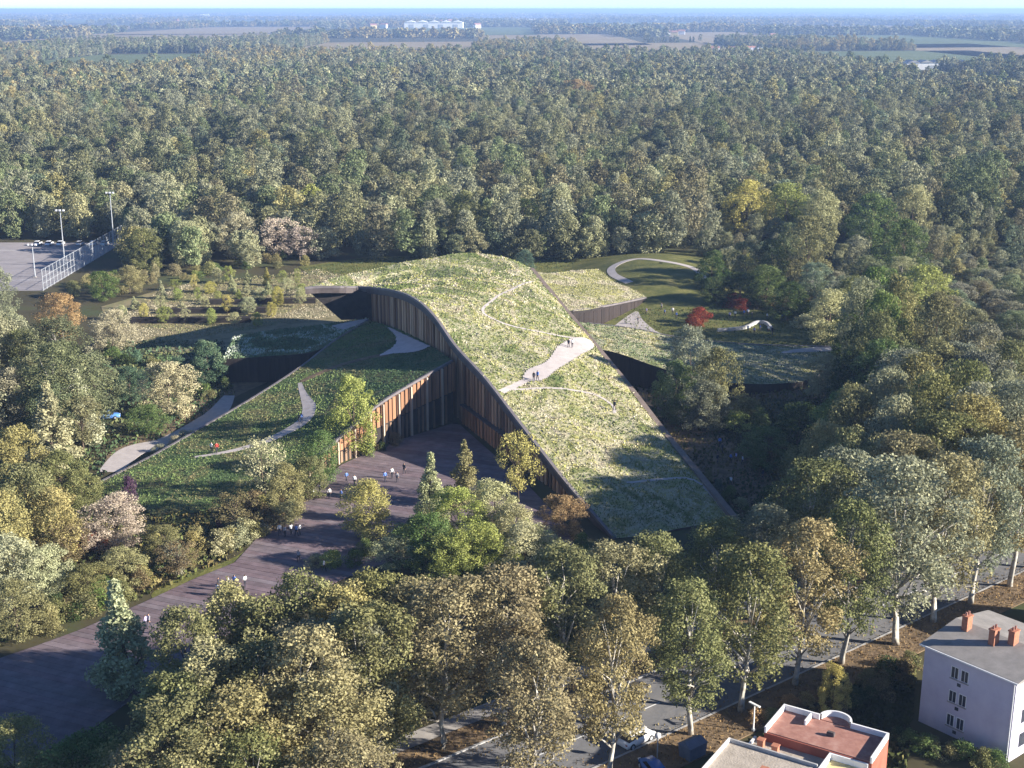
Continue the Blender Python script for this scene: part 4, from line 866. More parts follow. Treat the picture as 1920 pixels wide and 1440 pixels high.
# saplings in the garden rows
for j, (a, b, n) in enumerate((((225, 600), (480, 612), 7), ((255, 580), (510, 592), 7), ((300, 560), (560, 575), 8), ((330, 545), (570, 556), 8), ((370, 530), (560, 538), 7))):
    for i in range(n):
        p = P(a[0]+(b[0]-a[0])*i/(n-1)+rnd.uniform(-5, 5), a[1]+(b[1]-a[1])*i/(n-1)+rnd.uniform(-1.5, 1.5), 0)
        plant(rnd.choice(['round', 'cone', 'sparse']), p, rnd.uniform(2.6, 5.0), rnd.uniform(1.1, 2.0), rnd.choice(['lime', 'lime', 'pale', 'pale', 'yellow']), 'young bushy tree, %s from the roof tip, %s' % (ORD[n-i], ['row bordering the flowered terrace', 'second row from the flowered terrace', 'middle row of saplings', 'fourth row from the flowered terrace', 'row along the wood edge'][j]), 'saplings in the garden rows', name='sapling', cat='sapling')

# ------------------------------------------------------------------ woods: the trees that show largest as things, the mass beyond as forest
CLEAR = [[(-200, 455), (238, 448), (250, 520), (620, 488), (760, 500), (1000, 500), (1180, 486), (1330, 486), (1350, 540), (1480, 556), (1620, 620), (1600, 700), (1640, 760), (1560, 1010), (1480, 1060), (2300, 800), (2300, 2200), (-900, 2200), (-900, 1250), (-40, 1190), (300, 1000), (190, 920), (170, 760), (60, 715), (-200, 700)]]
FIELDS = []     # far fields: (x0, x1, y0, y1)
def far_rect(u0, u1, v0, v1):
    b = P((u0+u1)/2, v0, 0); a = b*(0.66 if b.y < 6000 else 0.70); ym = (a.y+b.y)/2; dep = ym*CP+CAM_H*SP
    return ((u0-960)/F_PX*dep, (u1-960)/F_PX*dep, a.y, b.y)
for k, (u0, u1, v0, v1, mt) in enumerate(((1480, 1990, 95, 112, 'field'), (1690, 1840, 126, 141, 'field'), (1080, 1400, 80, 92, 'stubble'), (640, 1000, 51, 61, 'field'), (100, 520, 63, 74, 'stubble'), (1500, 1850, 66, 77, 'field'), (-50, 260, 48, 56, 'stubble'),
        (1050, 1350, 42, 49, 'field'), (560, 900, 78, 0, 'stubble'), (60, 420, 100, 0, 'field'), (900, 1180, 64, 0, 'stubble'), (1250, 1480, 60, 0, 'stubble'), (-40, 200, 72, 0, 'field'), (1720, 1990, 82, 0, 'stubble'), (300, 560, 50, 0, 'stubble'), (1400, 1800, 48, 56, 'stubble'), (350, 620, 38, 44, 'field'), (1600, 1950, 38, 44, 'stubble'), (0, 300, 36, 42, 'field'), (800, 1100, 34, 38, 'stubble'), (1200, 1500, 31, 35, 'field'), (400, 750, 30, 33, 'stubble'))):
    x0, x1, y0, y1 = far_rect(u0, u1, v0, v1); FIELDS.append((x0, x1, y0, y1))
    me = mesh('field', [(x0, y0, 0.4), (x1, y0+0.1*(y1-y0), 0.4), (x1, y1, 0.4), (x0, y1-0.1*(y1-y0), 0.4)], [(0, 1, 2, 3)], M[mt])
    tag(link('field', me), kind='structure')
def free(x, y):
    u, v = proj(x, y); ok = np.ones(x.shape, bool)
    for c in CLEAR: ok &= ~in_poly(u, v, c)
    for (x0, x1, y0, y1) in FIELDS: ok &= ~((x > x0) & (x < x1) & (y > y0) & (y < y1))
    ok &= ~((x < -119) & (y > 330) & (y < 418))
    return ok
def jitter_grid(y0, y1, step, half=0.40):
    Y = np.arange(y0, y1, step*0.87); pts = []
    for j, y in enumerate(Y):
        w = half*y+60; X = np.arange(-w, w, step)+(step/2 if j % 2 else 0)
        pts.append(np.stack([X+rng.normal(size=len(X))*step*0.24, y+rng.normal(size=len(X))*step*0.24], 1))
    p = np.concatenate(pts); return p[free(p[:, 0], p[:, 1])]
FT = np.array([TONES[k] for k in ('olive', 'olive', 'green', 'grey', 'tan', 'green', 'grey', 'grey', 'brown', 'blue', 'gold', 'olive', 'dark', 'grey', 'pale', 'green', 'pale')])
def forest_tints(p, seed):
    r = np.random.default_rng(seed); n = len(p)
    f = smooth_field(p[:, 0], p[:, 1], 0.004, r); f2 = smooth_field(p[:, 0], p[:, 1], 0.0012, r)
    c = FT[r.integers(0, len(FT), n)]*0.58+np.array((0.25, 0.26, 0.165))*0.46
    far = np.clip((p[:, 1]-900)/1800, 0, 1)
    gold = (f2 > 0.62) & (r.random(n) < 0.12+0.55*far); c[gold] = c[gold]*0.35+np.array(TONES['orange'])*0.35+np.array(TONES['yellow'])*0.3
    dk = f < 0.34; c[dk] = c[dk]*0.82
    one = r.random(n) < 0.035; c[one] = np.array(TONES['gold'])
    return c*(0.8+0.4*r.random(n))[:, None]
near = jitter_grid(120, 900, 7.8)
tx = np.array([t[:3] for t in TREES if t[3] != 'shrub']); keep = np.ones(len(near), bool)
for x, y, r_ in tx: keep &= np.hypot(near[:, 0]-x, near[:, 1]-y) > r_*0.55+2.2
near = near[keep]; near = near[np.argsort(near[:, 1])]
have = len([t for t in TREES if t[3] != 'shrub'])-35
budget = max(0, 292-have); uu, vv = proj(near[:, 0], near[:, 1], 10.0)
vis = (uu > -40) & (uu < 1960) & (vv > 0) & (near[:, 1] > 205)
ind = np.where(vis)[0][:budget]; mask = np.ones(len(near), bool); mask[ind] = False
tint_n = forest_tints(near, 5)
def tone_word(c):
    w = min((('olive', 'olive'), ('green', 'green'), ('grey', 'grey-green'), ('tan', 'tan'), ('brown', 'brown'), ('gold', 'golden'), ('dark', 'dark green'), ('pale', 'pale'), ('orange', 'orange')), key=lambda k: sum((a-b)**2 for a, b in zip(c, TONES[k[0]])))
    return w[1]
for i in ind:
    x, y = near[i]; u, v = proj(x, y); kind = rnd.choice(['round', 'round', 'round', 'plane', 'column', 'sparse'])
    h = {'round': 14, 'plane': 16, 'column': 15, 'sparse': 11}[kind]*rnd.uniform(0.8, 1.2); r_ = {'round': 5.6, 'plane': 5.6, 'column': 3.2, 'sparse': 4.4}[kind]*rnd.uniform(0.85, 1.2)
    if u > 1335 and 458 < v < 770: h *= 0.55; r_ *= 0.75
    where = 'woods behind the roof' if 240 < u < 1340 and v < 520 else ('court woods' if u <= 240 else 'patio woods')
    shape = {'round': 'round-crowned', 'plane': 'tall loose', 'column': 'slender', 'sparse': 'thin-leaved'}[kind]
    plant(kind, (x, y, 0), h, r_, tuple(tint_n[i]), '%s %s tree in the %s' % (shape, tone_word(tint_n[i]), where), where, j=0.05)
print('trees', len([t for t in TREES if t[3] != 'shrub']), 'shrubs', len([t for t in TREES if t[3] == 'shrub']))

def forest(name, pts, tints, protos, scale, seed, zk=1.0, fac=1.0):
    """one mass: points that carry tint, turn and size, with a grown tree on each"""
    r = np.random.default_rng(seed); n = len(pts); me = bpy.data.meshes.new(name)
    me.vertices.add(n); me.vertices.foreach_set('co', np.concatenate([pts, np.zeros((n, 1))], 1).astype(np.float32).ravel())
    a = me.attributes.new('tint', 'FLOAT_COLOR', 'POINT'); a.data.foreach_set('color', np.concatenate([tints, np.ones((n, 1))], 1).astype(np.float32).ravel())
    sc = (scale[0]+(scale[1]-scale[0])*r.random(n))*fac; zz = sc*(0.8+0.45*r.random(n))*zk
    a = me.attributes.new('size', 'FLOAT_VECTOR', 'POINT'); a.data.foreach_set('vector', np.stack([sc, sc, zz], 1).astype(np.float32).ravel())
    a = me.attributes.new('turn', 'FLOAT_VECTOR', 'POINT'); a.data.foreach_set('vector', np.stack([np.zeros(n), np.zeros(n), r.random(n)*6.283], 1).astype(np.float32).ravel())
    a = me.attributes.new('pick', 'INT', 'POINT'); a.data.foreach_set('value', r.integers(0, len(protos), n).astype(np.int32))
    o = tag(link(name, me), kind='stuff')
    ng = bpy.data.node_groups.new(name+'_growth', 'GeometryNodeTree')
    ng.interface.new_socket('Geometry', in_out='INPUT', socket_type='NodeSocketGeometry'); ng.interface.new_socket('Geometry', in_out='OUTPUT', socket_type='NodeSocketGeometry')
    gi, go = ng.nodes.new('NodeGroupInput'), ng.nodes.new('NodeGroupOutput'); ip = ng.nodes.new('GeometryNodeInstanceOnPoints'); jn = ng.nodes.new('GeometryNodeJoinGeometry')
    for q in protos:
        oi = ng.nodes.new('GeometryNodeObjectInfo'); oi.inputs['Object'].default_value = q; oi.inputs['As Instance'].default_value = True; ng.links.new(oi.outputs['Geometry'], jn.inputs[0])
    def attr(nm, dt):
        k = ng.nodes.new('GeometryNodeInputNamedAttribute'); k.data_type = dt; k.inputs['Name'].default_value = nm; return k.outputs['Attribute']
    ip.inputs['Pick Instance'].default_value = True
    ng.links.new(gi.outputs[0], ip.inputs['Points']); ng.links.new(jn.outputs[0], ip.inputs['Instance']); ng.links.new(attr('pick', 'INT'), ip.inputs['Instance Index'])
    ng.links.new(attr('turn', 'FLOAT_VECTOR'), ip.inputs['Rotation']); ng.links.new(attr('size', 'FLOAT_VECTOR'), ip.inputs['Scale']); ng.links.new(ip.outputs[0], go.inputs[0])
    md = o.modifiers.new('growth', 'NODES'); md.node_group = ng
    return o
def protos(n, kinds, leaf_n, leaf_s, clump_n, clump_k, seed):
    out = []
    for i in range(n):
        cr, _ = grow(kinds[i % len(kinds)], seed+i, M['forest_leaf'], leaf_n, leaf_s, clump_n, wood=False, clump_k=clump_k)
        out.append(bpy.data.objects.new('forest_tree', cr))
    return out
mid = near[mask]; u_, v_ = proj(mid[:, 0], mid[:, 1], 0); inside = (u_ > -250) & (u_ < 2170) & (mid[:, 1] > 205); mid = mid[inside]
forest('forest', mid, tint_n[mask][inside], protos(9, ['round', 'plane', 'round', 'sparse', 'column'], 3800, 0.50, 60, 1.25, 900), (0.62, 1.15), 11, 1.0, np.where((u_[inside] > 1335) & (v_[inside] > 458), 0.55, 1.0))
p2 = jitter_grid(895, 3000, 9.2); forest('distant_forest', p2, forest_tints(p2, 6), protos(8, ['round', 'plane', 'round', 'column'], 1000, 1.05, 34, 1.4, 950), (0.6, 1.15), 12)
p3 = jitter_grid(2995, 9500, 30.0)
keep3 = smooth_field(p3[:, 0], p3[:, 1], 0.0011, np.random.default_rng(3)) > 0.40; p3 = p3[keep3]
forest('remote_woodland', p3, forest_tints(p3, 7)*0.9, protos(4, ['round'], 160, 3.2, 16, 1.6, 970), (1.3, 2.3), 13, 0.75)
p4 = jitter_grid(9480, 40000, 130.0)
keep4 = smooth_field(p4[:, 0], p4[:, 1], 0.0004, np.random.default_rng(4)) > 0.36; p4 = p4[keep4]
forest('horizon_woodland', p4, forest_tints(p4, 8)*0.85, protos(3, ['shrub'], 90, 0.9, 14, 1.6, 980), (12, 24), 14, 0.35)
print('forest', len(mid), len(p2), len(p3), len(p4))

def single_out(group, mark, what):
    by = {}
    for o in bpy.data.objects:
        if o.get('group') == group and o.parent is None: by.setdefault(o['label'], []).append(o)
    for lab, os_ in by.items():
        if 1 < len(os_) <= 28:
            for k, o in enumerate(sorted(os_, key=lambda q: (Vector(q.location)-mark).length)): o['label'] = '%s, %s out from %s' % (lab, ORD[k+1], what)
for o in bpy.data.objects:
    if o.get('group') == G_WEST: o['label'] = o['label'].replace(' in the planting', '')
    if o.get('group') == G_EAST: o['label'] = o['label'].replace('densely crowned ', '').replace('between the sloping roof and the street', 'by the sloping roof')
    if o.get('group') == G_PATIO: o['label'] = o['label'].replace('-leaved rounded tree screening the patio and the side wing end', ' rounded tree screening the patio')
single_out(G_WEST, P(245, 945, 0), 'the purple upright shrub'); single_out(G_EAST, P(1378, 805, 0), 'the light dome-clipped shrub'); single_out(G_PATIO, P(1430, 612, 0), 'the pale curved wall')
single_out('woods behind the roof', P(870, 475, 17), 'the roof crest'); single_out('patio woods', P(1430, 612, 0), 'the pale curved wall'); single_out('court woods', P(214, 462, 0), 'the far floodlight')
for g_, m_, w_ in (('shrubs along the boardwalk', (210, 1000), 'the cream-pink tree'), ('shrubs along the near boardwalk', (222, 1290), 'the feathery conical tree'), ('purple shrubs', (210, 1000), 'the cream-pink tree'), ('low shrubs west of the boardwalk', (222, 1290), 'the feathery conical tree'),
                   ('red patio shrubs', (1430, 612), 'the pale curved wall'), ('patio hedge shrubs', (1430, 612), 'the pale curved wall'), ('courtyard shrubs', (1378, 805), 'the dome-clipped one'), ('shrubs along the earth path', (1378, 805), 'the dome-clipped shrub'),
                   ('low shrubs at the roof corner', (1382, 976), 'that corner'), ('plaza planting shrubs', (1056, 990), 'the orange tree'), ('shrubs at the grove edge', (688, 985), 'the pale yellow tree'), ('shrubs below the entrance wing', (688, 985), 'the pale yellow tree'),
                   ('shrubs at the timber front', (688, 985), 'the pale yellow tree'), ('shrubs behind the garden rows', (575, 560), 'the roof tip'), ('shrubs below the garden terrace', (388, 720), 'the blue-green tree'), ('flowering shrubs by the ramp wall', (562, 718), 'the ramp path'),
                   ('yard shrubs', (1722, 1352), 'the lavender house'), ('verge shrubs', (1412, 1372), 'the white street lamp'), ('shrubs below the lavender house', (1722, 1352), 'its corner by the street')):
    single_out(g_, P(m_[0], m_[1], 0), w_)

# ------------------------------------------------------------------ people
def person_mesh(seed):
    r = random.Random(seed); st = r.uniform(0.12, 0.30); ar = r.uniform(-0.25, 0.3); el = r.uniform(0.0, 0.25)
    J = {'pelvis': (0, 0, 0.95), 'waist': (0, 0, 1.10), 'chest': (0, 0.01, 1.34), 'neck': (0, 0.0, 1.50), 'head': (0, 0.02, 1.62), 'crown': (0, 0.015, 1.72),
         'hipl': (0.10, 0, 0.90), 'kneel': (0.11, st*0.6, 0.50), 'anklel': (0.11, st*0.7, 0.09), 'toel': (0.12, st*0.7+0.16, 0.035),
         'hipr': (-0.10, 0, 0.90), 'kneer': (-0.11, -st*0.2, 0.50), 'ankler': (-0.11, -st*0.9, 0.10), 'toer': (-0.12, -st*0.9+0.15, 0.035),
         'shl': (0.19, 0, 1.42), 'ell': (0.25, -ar*0.5, 1.14), 'wrl': (0.25, -ar*0.6+el, 0.92), 'hal': (0.25, -ar*0.6+el+0.03, 0.82),
         'shr': (-0.19, 0, 1.42), 'elr': (-0.25, ar*0.5, 1.14), 'wrr': (-0.25, ar*0.6+el, 0.92), 'har': (-0.25, ar*0.6+el+0.03, 0.82)}
    R = {'pelvis': .155, 'waist': .14, 'chest': .165, 'neck': .06, 'head': .10, 'crown': .085, 'hipl': .10, 'kneel': .065, 'anklel': .045, 'toel': .04, 'shl': .07, 'ell': .05, 'wrl': .036, 'hal': .042}
    E = [('pelvis', 'waist'), ('waist', 'chest'), ('chest', 'neck'), ('neck', 'head'), ('head', 'crown')]
    for s in 'lr': E += [('pelvis', 'hip'+s), ('hip'+s, 'knee'+s), ('knee'+s, 'ankle'+s), ('ankle'+s, 'toe'+s), ('chest', 'sh'+s), ('sh'+s, 'el'+s), ('el'+s, 'wr'+s), ('wr'+s, 'ha'+s)]
    ks = list(J); me = bpy.data.meshes.new('person'); me.from_pydata([J[k] for k in ks], [(ks.index(a), ks.index(b)) for a, b in E], [])
    o = bpy.data.objects.new('person', me); COL.objects.link(o)
    sm = o.modifiers.new('skin', 'SKIN'); su = o.modifiers.new('smooth', 'SUBSURF'); su.levels = 1; su.render_levels = 1
    for i, k in enumerate(ks):
        q = R.get(k, R.get(k[:-1]+'l', 0.06)); me.skin_vertices[0].data[i].radius = (q, q*0.8) if k in ('chest', 'waist', 'pelvis') else (q, q)
    me.skin_vertices[0].data[0].use_root = True
    dg = bpy.context.evaluated_depsgraph_get(); out = bpy.data.meshes.new_from_object(o.evaluated_get(dg)); bpy.data.objects.remove(o)
    out.materials.clear()
    for k in ('cloth', 'trousers', 'skin', 'hair'): out.materials.append(M[k])
    mi = []
    for p in out.polygons:
        c = p.center
        if c.z > 1.52: mi.append(3 if (c.z > 1.67 or c.y < -0.03) else 2)
        elif c.z > 1.47 and abs(c.x) < 0.09: mi.append(2)
        elif abs(c.x) > 0.17 and c.z < 0.95: mi.append(2)
        elif c.z < 0.98: mi.append(1)
        else: mi.append(0)
    out.polygons.foreach_set('material_index', mi); out.polygons.foreach_set('use_smooth', [True]*len(mi)); out.name = 'person'
    return out
PM = [person_mesh(i) for i in range(6)]
SHIRT = {'white': (0.72, 0.72, 0.72), 'dark': (0.04, 0.045, 0.06), 'blue': (0.12, 0.22, 0.55), 'red': (0.5, 0.06, 0.05), 'grey': (0.35, 0.35, 0.37), 'lilac': (0.5, 0.45, 0.7)}
def person(u, v, shirt, where, bvh=None, extra=0.0):
    p = hit(bvh, u, v) if bvh is not None else P(u, v, 0)
    if p is None: return
    o = link('person', PM[rnd.randrange(6)]); k = rnd.uniform(0.95, 1.08)
    o.location = p+Vector((0, 0, extra)); o.rotation_euler = (0, 0, rnd.random()*6.283); o.scale = (k, k, k); o.color = (*SHIRT[shirt], 1)
    tag(o, 'person in a %s top %s' % (shirt, where), 'person', 'people '+where)
for u, v, s in ((1001, 716, 'dark'), (1008, 715, 'blue'), (1066, 653, 'dark'), (1073, 653, 'white')): person(u, v, s, 'standing on the pale terrace of the meadow roof', bvhA, 0.1)
person(1152, 770, 'dark', 'at the end of the curved roof path', bvhA, 0.04)
for u, v, s in ((561, 795, 'dark'), (566, 793, 'blue')): person(u, v, s, 'walking the path up the ramped meadow', bvhB, 0.04)
for u, v, s in ((397, 850, 'white'), (407, 850, 'red')): person(u, v, s, 'at the lower end of the ramp path', bvhB, 0.04)
for u, v, s in ((588, 935, 'white'), (600, 928, 'lilac'), (618, 935, 'white'), (650, 905, 'blue'), (665, 912, 'white'), (722, 905, 'blue'), (735, 898, 'white'), (745, 905, 'grey'), (640, 938, 'blue'), (758, 890, 'dark'), (610, 915, 'grey')):
    person(u, v, s, 'on the shaded plaza by the timber front', None, 0.1)
for u, v, s in ((525, 1005, 'white'), (535, 1008, 'grey'), (546, 1004, 'white'), (556, 1007, 'blue'), (563, 1004, 'white'), (560, 1055, 'grey'), (410, 1108, 'dark'), (418, 1120, 'red'), (409, 1118, 'white'), (428, 1104, 'white'), (440, 1103, 'blue'), (460, 1102, 'white'), (274, 1180, 'lilac'), (280, 1178, 'grey'), (315, 1192, 'dark'), (608, 1072, 'white')):
    person(u, v, s, 'strolling on the striped boardwalk', None, 0.1)
for u, v, s in ((1212, 590, 'lilac'), (1246, 592, 'blue'), (1261, 590, 'white'), (1240, 582, 'grey'), (1268, 598, 'blue'), (1368, 598, 'lilac'), (1378, 596, 'white'), (1395, 594, 'blue'), (1402, 592, 'white'), (1410, 598, 'dark'), (1438, 600, 'white'), (1466, 601, 'blue'), (1472, 600, 'dark'), (1402, 624, 'white'), (1414, 627, 'lilac'), (1425, 622, 'blue'), (1440, 624, 'white'), (1448, 628, 'dark'), (1196, 608, 'dark')):
    person(u, v, s, 'in the shaded patio behind the building', None, 0.035)
for u, v, s in ((1349, 838, 'blue'), (1354, 850, 'dark'), (1345, 870, 'dark'), (1370, 868, 'blue'), (1380, 866, 'lilac'), (1392, 872, 'white'), (1430, 900, 'dark'), (1370, 912, 'white')): person(u, v, s, 'on the earth path along the sloping roof', None, 0.03)

# ------------------------------------------------------------------ vehicles
def make_car(name):
    root = empty(name)
    st = [(-2.1, .62, .38, .62), (-2.0, .80, .28, .86), (-1.4, .86, .22, .93), (-0.6, .88, .20, .95), (0.6, .88, .20, .94), (1.3, .86, .22, .88), (1.9, .78, .28, .74), (2.1, .60, .36, .58)]
    v = []; f = []
    for x, w, z0, z1 in st: v += [(x, -w*.92, z0), (x, -w, (z0+z1)/2), (x, -w*.9, z1), (x, w*.9, z1), (x, w, (z0+z1)/2), (x, w*.92, z0)]
    for i in range(len(st)-1):
        for k in range(6): f.append((6*i+k, 6*i+(k+1) % 6, 6*i+6+(k+1) % 6, 6*i+6+k))
    f += [tuple(range(5, -1, -1)), tuple(range(6*(len(st)-1), 6*len(st)))]
    me = mesh('body', v, f, M['paint'], smooth=True); bm = bmesh.new(); bm.from_mesh(me); bmesh.ops.recalc_face_normals(bm, faces=bm.faces[:]); bm.to_mesh(me); bm.free(); link('body', me, root)
    v = []; sec = [(-1.75, .74, .9), (-1.15, .62, 1.38), (0.25, .62, 1.42), (1.0, .74, .9)]
    g = MB(); a = [(-1.75, .9, .76), (-1.2, 1.37, .62), (0.2, 1.37, .62), (1.05, .88, .76)]
    vv = [(x, -w, z) for x, z, w in a]+[(x, w, z) for x, z, w in a]
    g.add(vv, [(0, 1, 5, 4), (2, 3, 7, 6), (0, 3, 2, 1), (4, 5, 6, 7), (1, 2, 6, 5)]); g.build('window_glass', M['glass'], root)
    rf = MB(); rf.add([(-1.28, -.63, 1.36), (.26, -.63, 1.36), (.26, .63, 1.36), (-1.28, .63, 1.36), (-1.1, -.52, 1.46), (.1, -.52, 1.46), (.1, .52, 1.46), (-1.1, .52, 1.46)], [(4, 5, 6, 7), (0, 1, 5, 4), (1, 2, 6, 5), (2, 3, 7, 6), (3, 0, 4, 7)]); rf.build('roof_panel', M['paint'], root)
    for x in (-1.3, 1.3):
        for s in (-1, 1):
            w = MB(); w.tube([(x, s*.72, .33), (x, s*.90, .33)], .33, 14); t = w.build('wheel', M['tyre'], root)
            w = MB(); w.tube([(x, s*.895, .33), (x, s*.915, .33)], .20, 10); w.build('rim', M['galv'], t)
    for s in (-1, 1):
        MB().box(1.93, 2.08, s*.62-.14, s*.62+.14, .58, .70).build('headlight', M['white'], root); MB().box(-2.09, -1.98, s*.66-.1, s*.66+.1, .62, .76).build('tail_light', M['redwall'], root)
    return root
def set_car(root, loc, rz, col, label, group=None):
    root.location = loc; root.rotation_euler = (0, 0, rz); tag(root, label, 'car', group)
    for c in root.children:
        if c.name.startswith(('body', 'roof_panel')): c.color = (*col, 1)
car0 = make_car('parked_car'); ra = math.atan2(ROAD_D.y, ROAD_D.x)
bpy.context.view_layer.update()
set_car(car0, P(1192, 1392, 0)+Vector((0, 0, 0.02)), ra+0.05, (0.78, 0.78, 0.78), 'white car parked at the kerb beside a pale plane trunk')
def add_car(loc, rz, col, label, group=None):
    c = copy_tree(car0); bpy.context.view_layer.update(); set_car(c, loc, rz, col, label, group); return c
KIDS[car0.name] = list(car0.children)
add_car(P(1225, 1452, 0)+Vector((0, 0, 0.02)), ra+1.2, (0.05, 0.14, 0.42), 'dark blue car parked beside the flat-roofed house')
add_car(P(541, 1400, 0)+Vector((0, 0, 0.02)), 0.5, (0.10, 0.22, 0.60), 'blue car glimpsed under the grove trees')
add_car(P(203, 785, 0)+Vector((0, 0, 0.02)), 0.2, (0.10, 0.25, 0.65), 'blue car parked west of the sunken court')
for k, (x, c) in enumerate(((-146, (.75, .75, .75)), (-142.5, (.7, .7, .72)), (-139, (.78, .78, .78)), (-133, (.5, .5, .52)), (-129, (.75, .75, .75)), (-125.5, (.78, .78, .76)))):
    add_car(Vector((x, 407, 0.02)), math.pi/2, c, '%s car parked in the line along the far side of the sports court' % ('grey' if c[0] < .6 else 'white'), 'cars beside the sports court')

# ------------------------------------------------------------------ sports court fence and floodlights
fence = empty('court_fence', (-121, 338, 0)); tag(fence, 'tall grey ball-stop fence of closely set posts beside the sports court', 'fence')
for k in range(27):
    MB().tube([(0, k*2.85, -0.2), (0, k*2.85, 5.6)], 0.09, 6).build('post', M['galv'], fence)
for z in (0.3, 1.9, 3.6, 5.5): MB().tube([(0.0, 0, z), (0.0, 74.1, z)], 0.05, 5).build('rail', M['galv'], fence)
w = MB()
for k in range(148): w.tube([(0.02, k*0.5+0.2, 0.3), (0.02, k*0.5+0.2, 5.5)], 0.018, 3)
tag(w.build('wire_mesh', M['galv'], fence), kind='stuff')
def floodlight(u, v, h, label):
    p = P(u, v, 0); root = empty('floodlight_mast', p); tag(root, label, 'floodlight', 'court floodlights')
    MB().tube([(0, 0, -0.2), (0, 0, h)], [0.2, 0.11], 8).build('mast', M['galv'], root)
    MB().box(-1.3, 1.3, -0.06, 0.06, h-0.15, h).build('crossbar', M['galv'], root)
    for x in (-1.0, 0, 1.0): MB().box(x-0.28, x+0.28, -0.38, -0.06, h-0.3, h+0.2).build('lamp', M['white'], root, bevel=0.04)
    MB().box(-0.35, 0.35, -0.35, 0.35, -0.1, 0.25).build('footing', M['concrete'], root)
floodlight(122, 500, 16, 'pale floodlight mast standing midway along the court fence'); floodlight(214, 462, 16.5, 'pale floodlight mast at the far end of the court fence'); floodlight(66, 520, 9, 'short thin floodlight mast out on the sports court')

# ------------------------------------------------------------------ houses by the street
def rect_frame(A, B):
    t = (B-A); t.z = 0; L = t.length; t.normalize(); return L, math.atan2(t.y, t.x)
A, B = P(1722, 1352, 0), P(1890, 1430, 0); L, rz = rect_frame(A, B)      # shaded front, local x along it, local y into the house
hs = empty('lavender_house', A, rz); tag(hs, 'three-storey lavender rendered house with paired windows and brick chimneys', 'house')
D, Hh = 11.5, 8.5
m = MB(); m.box(0, L, 0.0, D, -0.2, Hh); m.build('wall', M['render'], hs)
rf = MB(); ov = 0.35
rf.add([(-ov, -ov, Hh+0.004), (L+ov, -ov, Hh+0.004), (L+ov, D+ov, Hh+0.004), (-ov, D+ov, Hh+0.004), (-ov, -ov, Hh+0.22), (L+ov, -ov, Hh+0.22), (L+ov, D+ov, Hh+0.22), (-ov, D+ov, Hh+0.22), (-ov, D/2, Hh+1.15), (L+ov, D/2, Hh+1.15)],
       [(3, 2, 1, 0), (0, 1, 5, 4), (2, 3, 7, 6), (1, 2, 6, 9, 5), (3, 0, 4, 8, 7), (4, 5, 9, 8), (8, 9, 6, 7)])
roof = rf.build('roof', M['greyroof'], hs)
for (x, y) in ((1.6, 4.6), (5.0, 4.0), (6.4, 5.2)):
    c = MB(); z = Hh+0.3; c.box(x-0.32, x+0.32, y-0.45, y+0.45, z, z+2.1); c.box(x-0.38, x+0.38, y-0.52, y+0.52, z+2.1, z+2.25); c.build('chimney', M['brick'], roof)
    for d in (-0.22, 0.22): MB().tube([(x, y+d, z+2.24), (x, y+d, z+2.6)], 0.11, 8).build('chimney_pot', M['terracotta'], roof)
MB().box(-ov-0.02, L+ov+0.02, -ov-0.16, -ov-0.01, Hh+0.03, Hh+0.19).build('gutter', M['white'], roof)
for z in (6.35, 3.75, 1.15):
    for x in (3.55, 4.65):
        wn_ = MB().box(x-0.36, x+0.36, -0.03, 0.05, z, z+1.15).build('window', M['shutter'], hs)
        fm = MB()
        fm.box(x-0.44, x-0.36, -0.05, 0.02, z-0.08, z+1.23).box(x+0.36, x+0.44, -0.05, 0.02, z-0.08, z+1.23).box(x-0.36, x+0.36, -0.05, 0.02, z+1.15, z+1.23).box(x-0.025, x+0.025, -0.045, 0.02, z, z+1.15)
        fm.build('frame', M['white'], wn_); MB().box(x-0.5, x+0.5, -0.14, 0.0, z-0.16, z-0.083).build('sill', M['concrete'], wn_)
    MB().box(3.9, 4.3, -0.03, 0.04, z-0.75, z-0.4).build('vent', M['shutter'], hs)
for z in (6.3, 3.7, 1.1):
    for y in (1.6, 4.6, 7.6): MB().box(L-0.02, L+0.06, y, y+1.1, z, z+1.4).build('window', M['shutter'], hs)
MB().tube([(L-0.15, -0.12, 0), (L-0.15, -0.12, Hh)], 0.06, 8).build('downpipe', M['white'], hs)
# neighbour behind it
A2 = P(1880, 1215, 0); h2 = empty('pale_house', A2+Vector((5, 3, 0)), rz); tag(h2, 'pale house with low grey roof partly hidden behind the lavender house', 'house')
MB().box(0, 8, 0, 9, -0.2, 5.6).build('wall', M['white'], h2)
MB().add([(-.3, -.3, 5.604), (8.3, -.3, 5.604), (8.3, 9.3, 5.604), (-.3, 9.3, 5.604), (-.3, 4.5, 7.2), (8.3, 4.5, 7.2)], [(3, 2, 1, 0), (0, 1, 5, 4), (2, 3, 4, 5), (1, 2, 5), (3, 0, 4)]).build('roof', M['greyroof'], h2)
for x in (1.5, 5): MB().box(x, x+1.1, -0.04, 0.04, 2.8, 4.2).build('window', M['shutter'], h2)
# flat-roofed house: terracotta terrace, gravel roofs, yellow bay
A, B = P(1470, 1322, 6.0), P(1667, 1377, 6.0); A.z = B.z = 0; L, rz = rect_frame(A, B)
fh = empty('flat_roofed_house', A, rz); tag(fh, 'flat-roofed house with terracotta terrace, white parapets and gravel roofs', 'house')
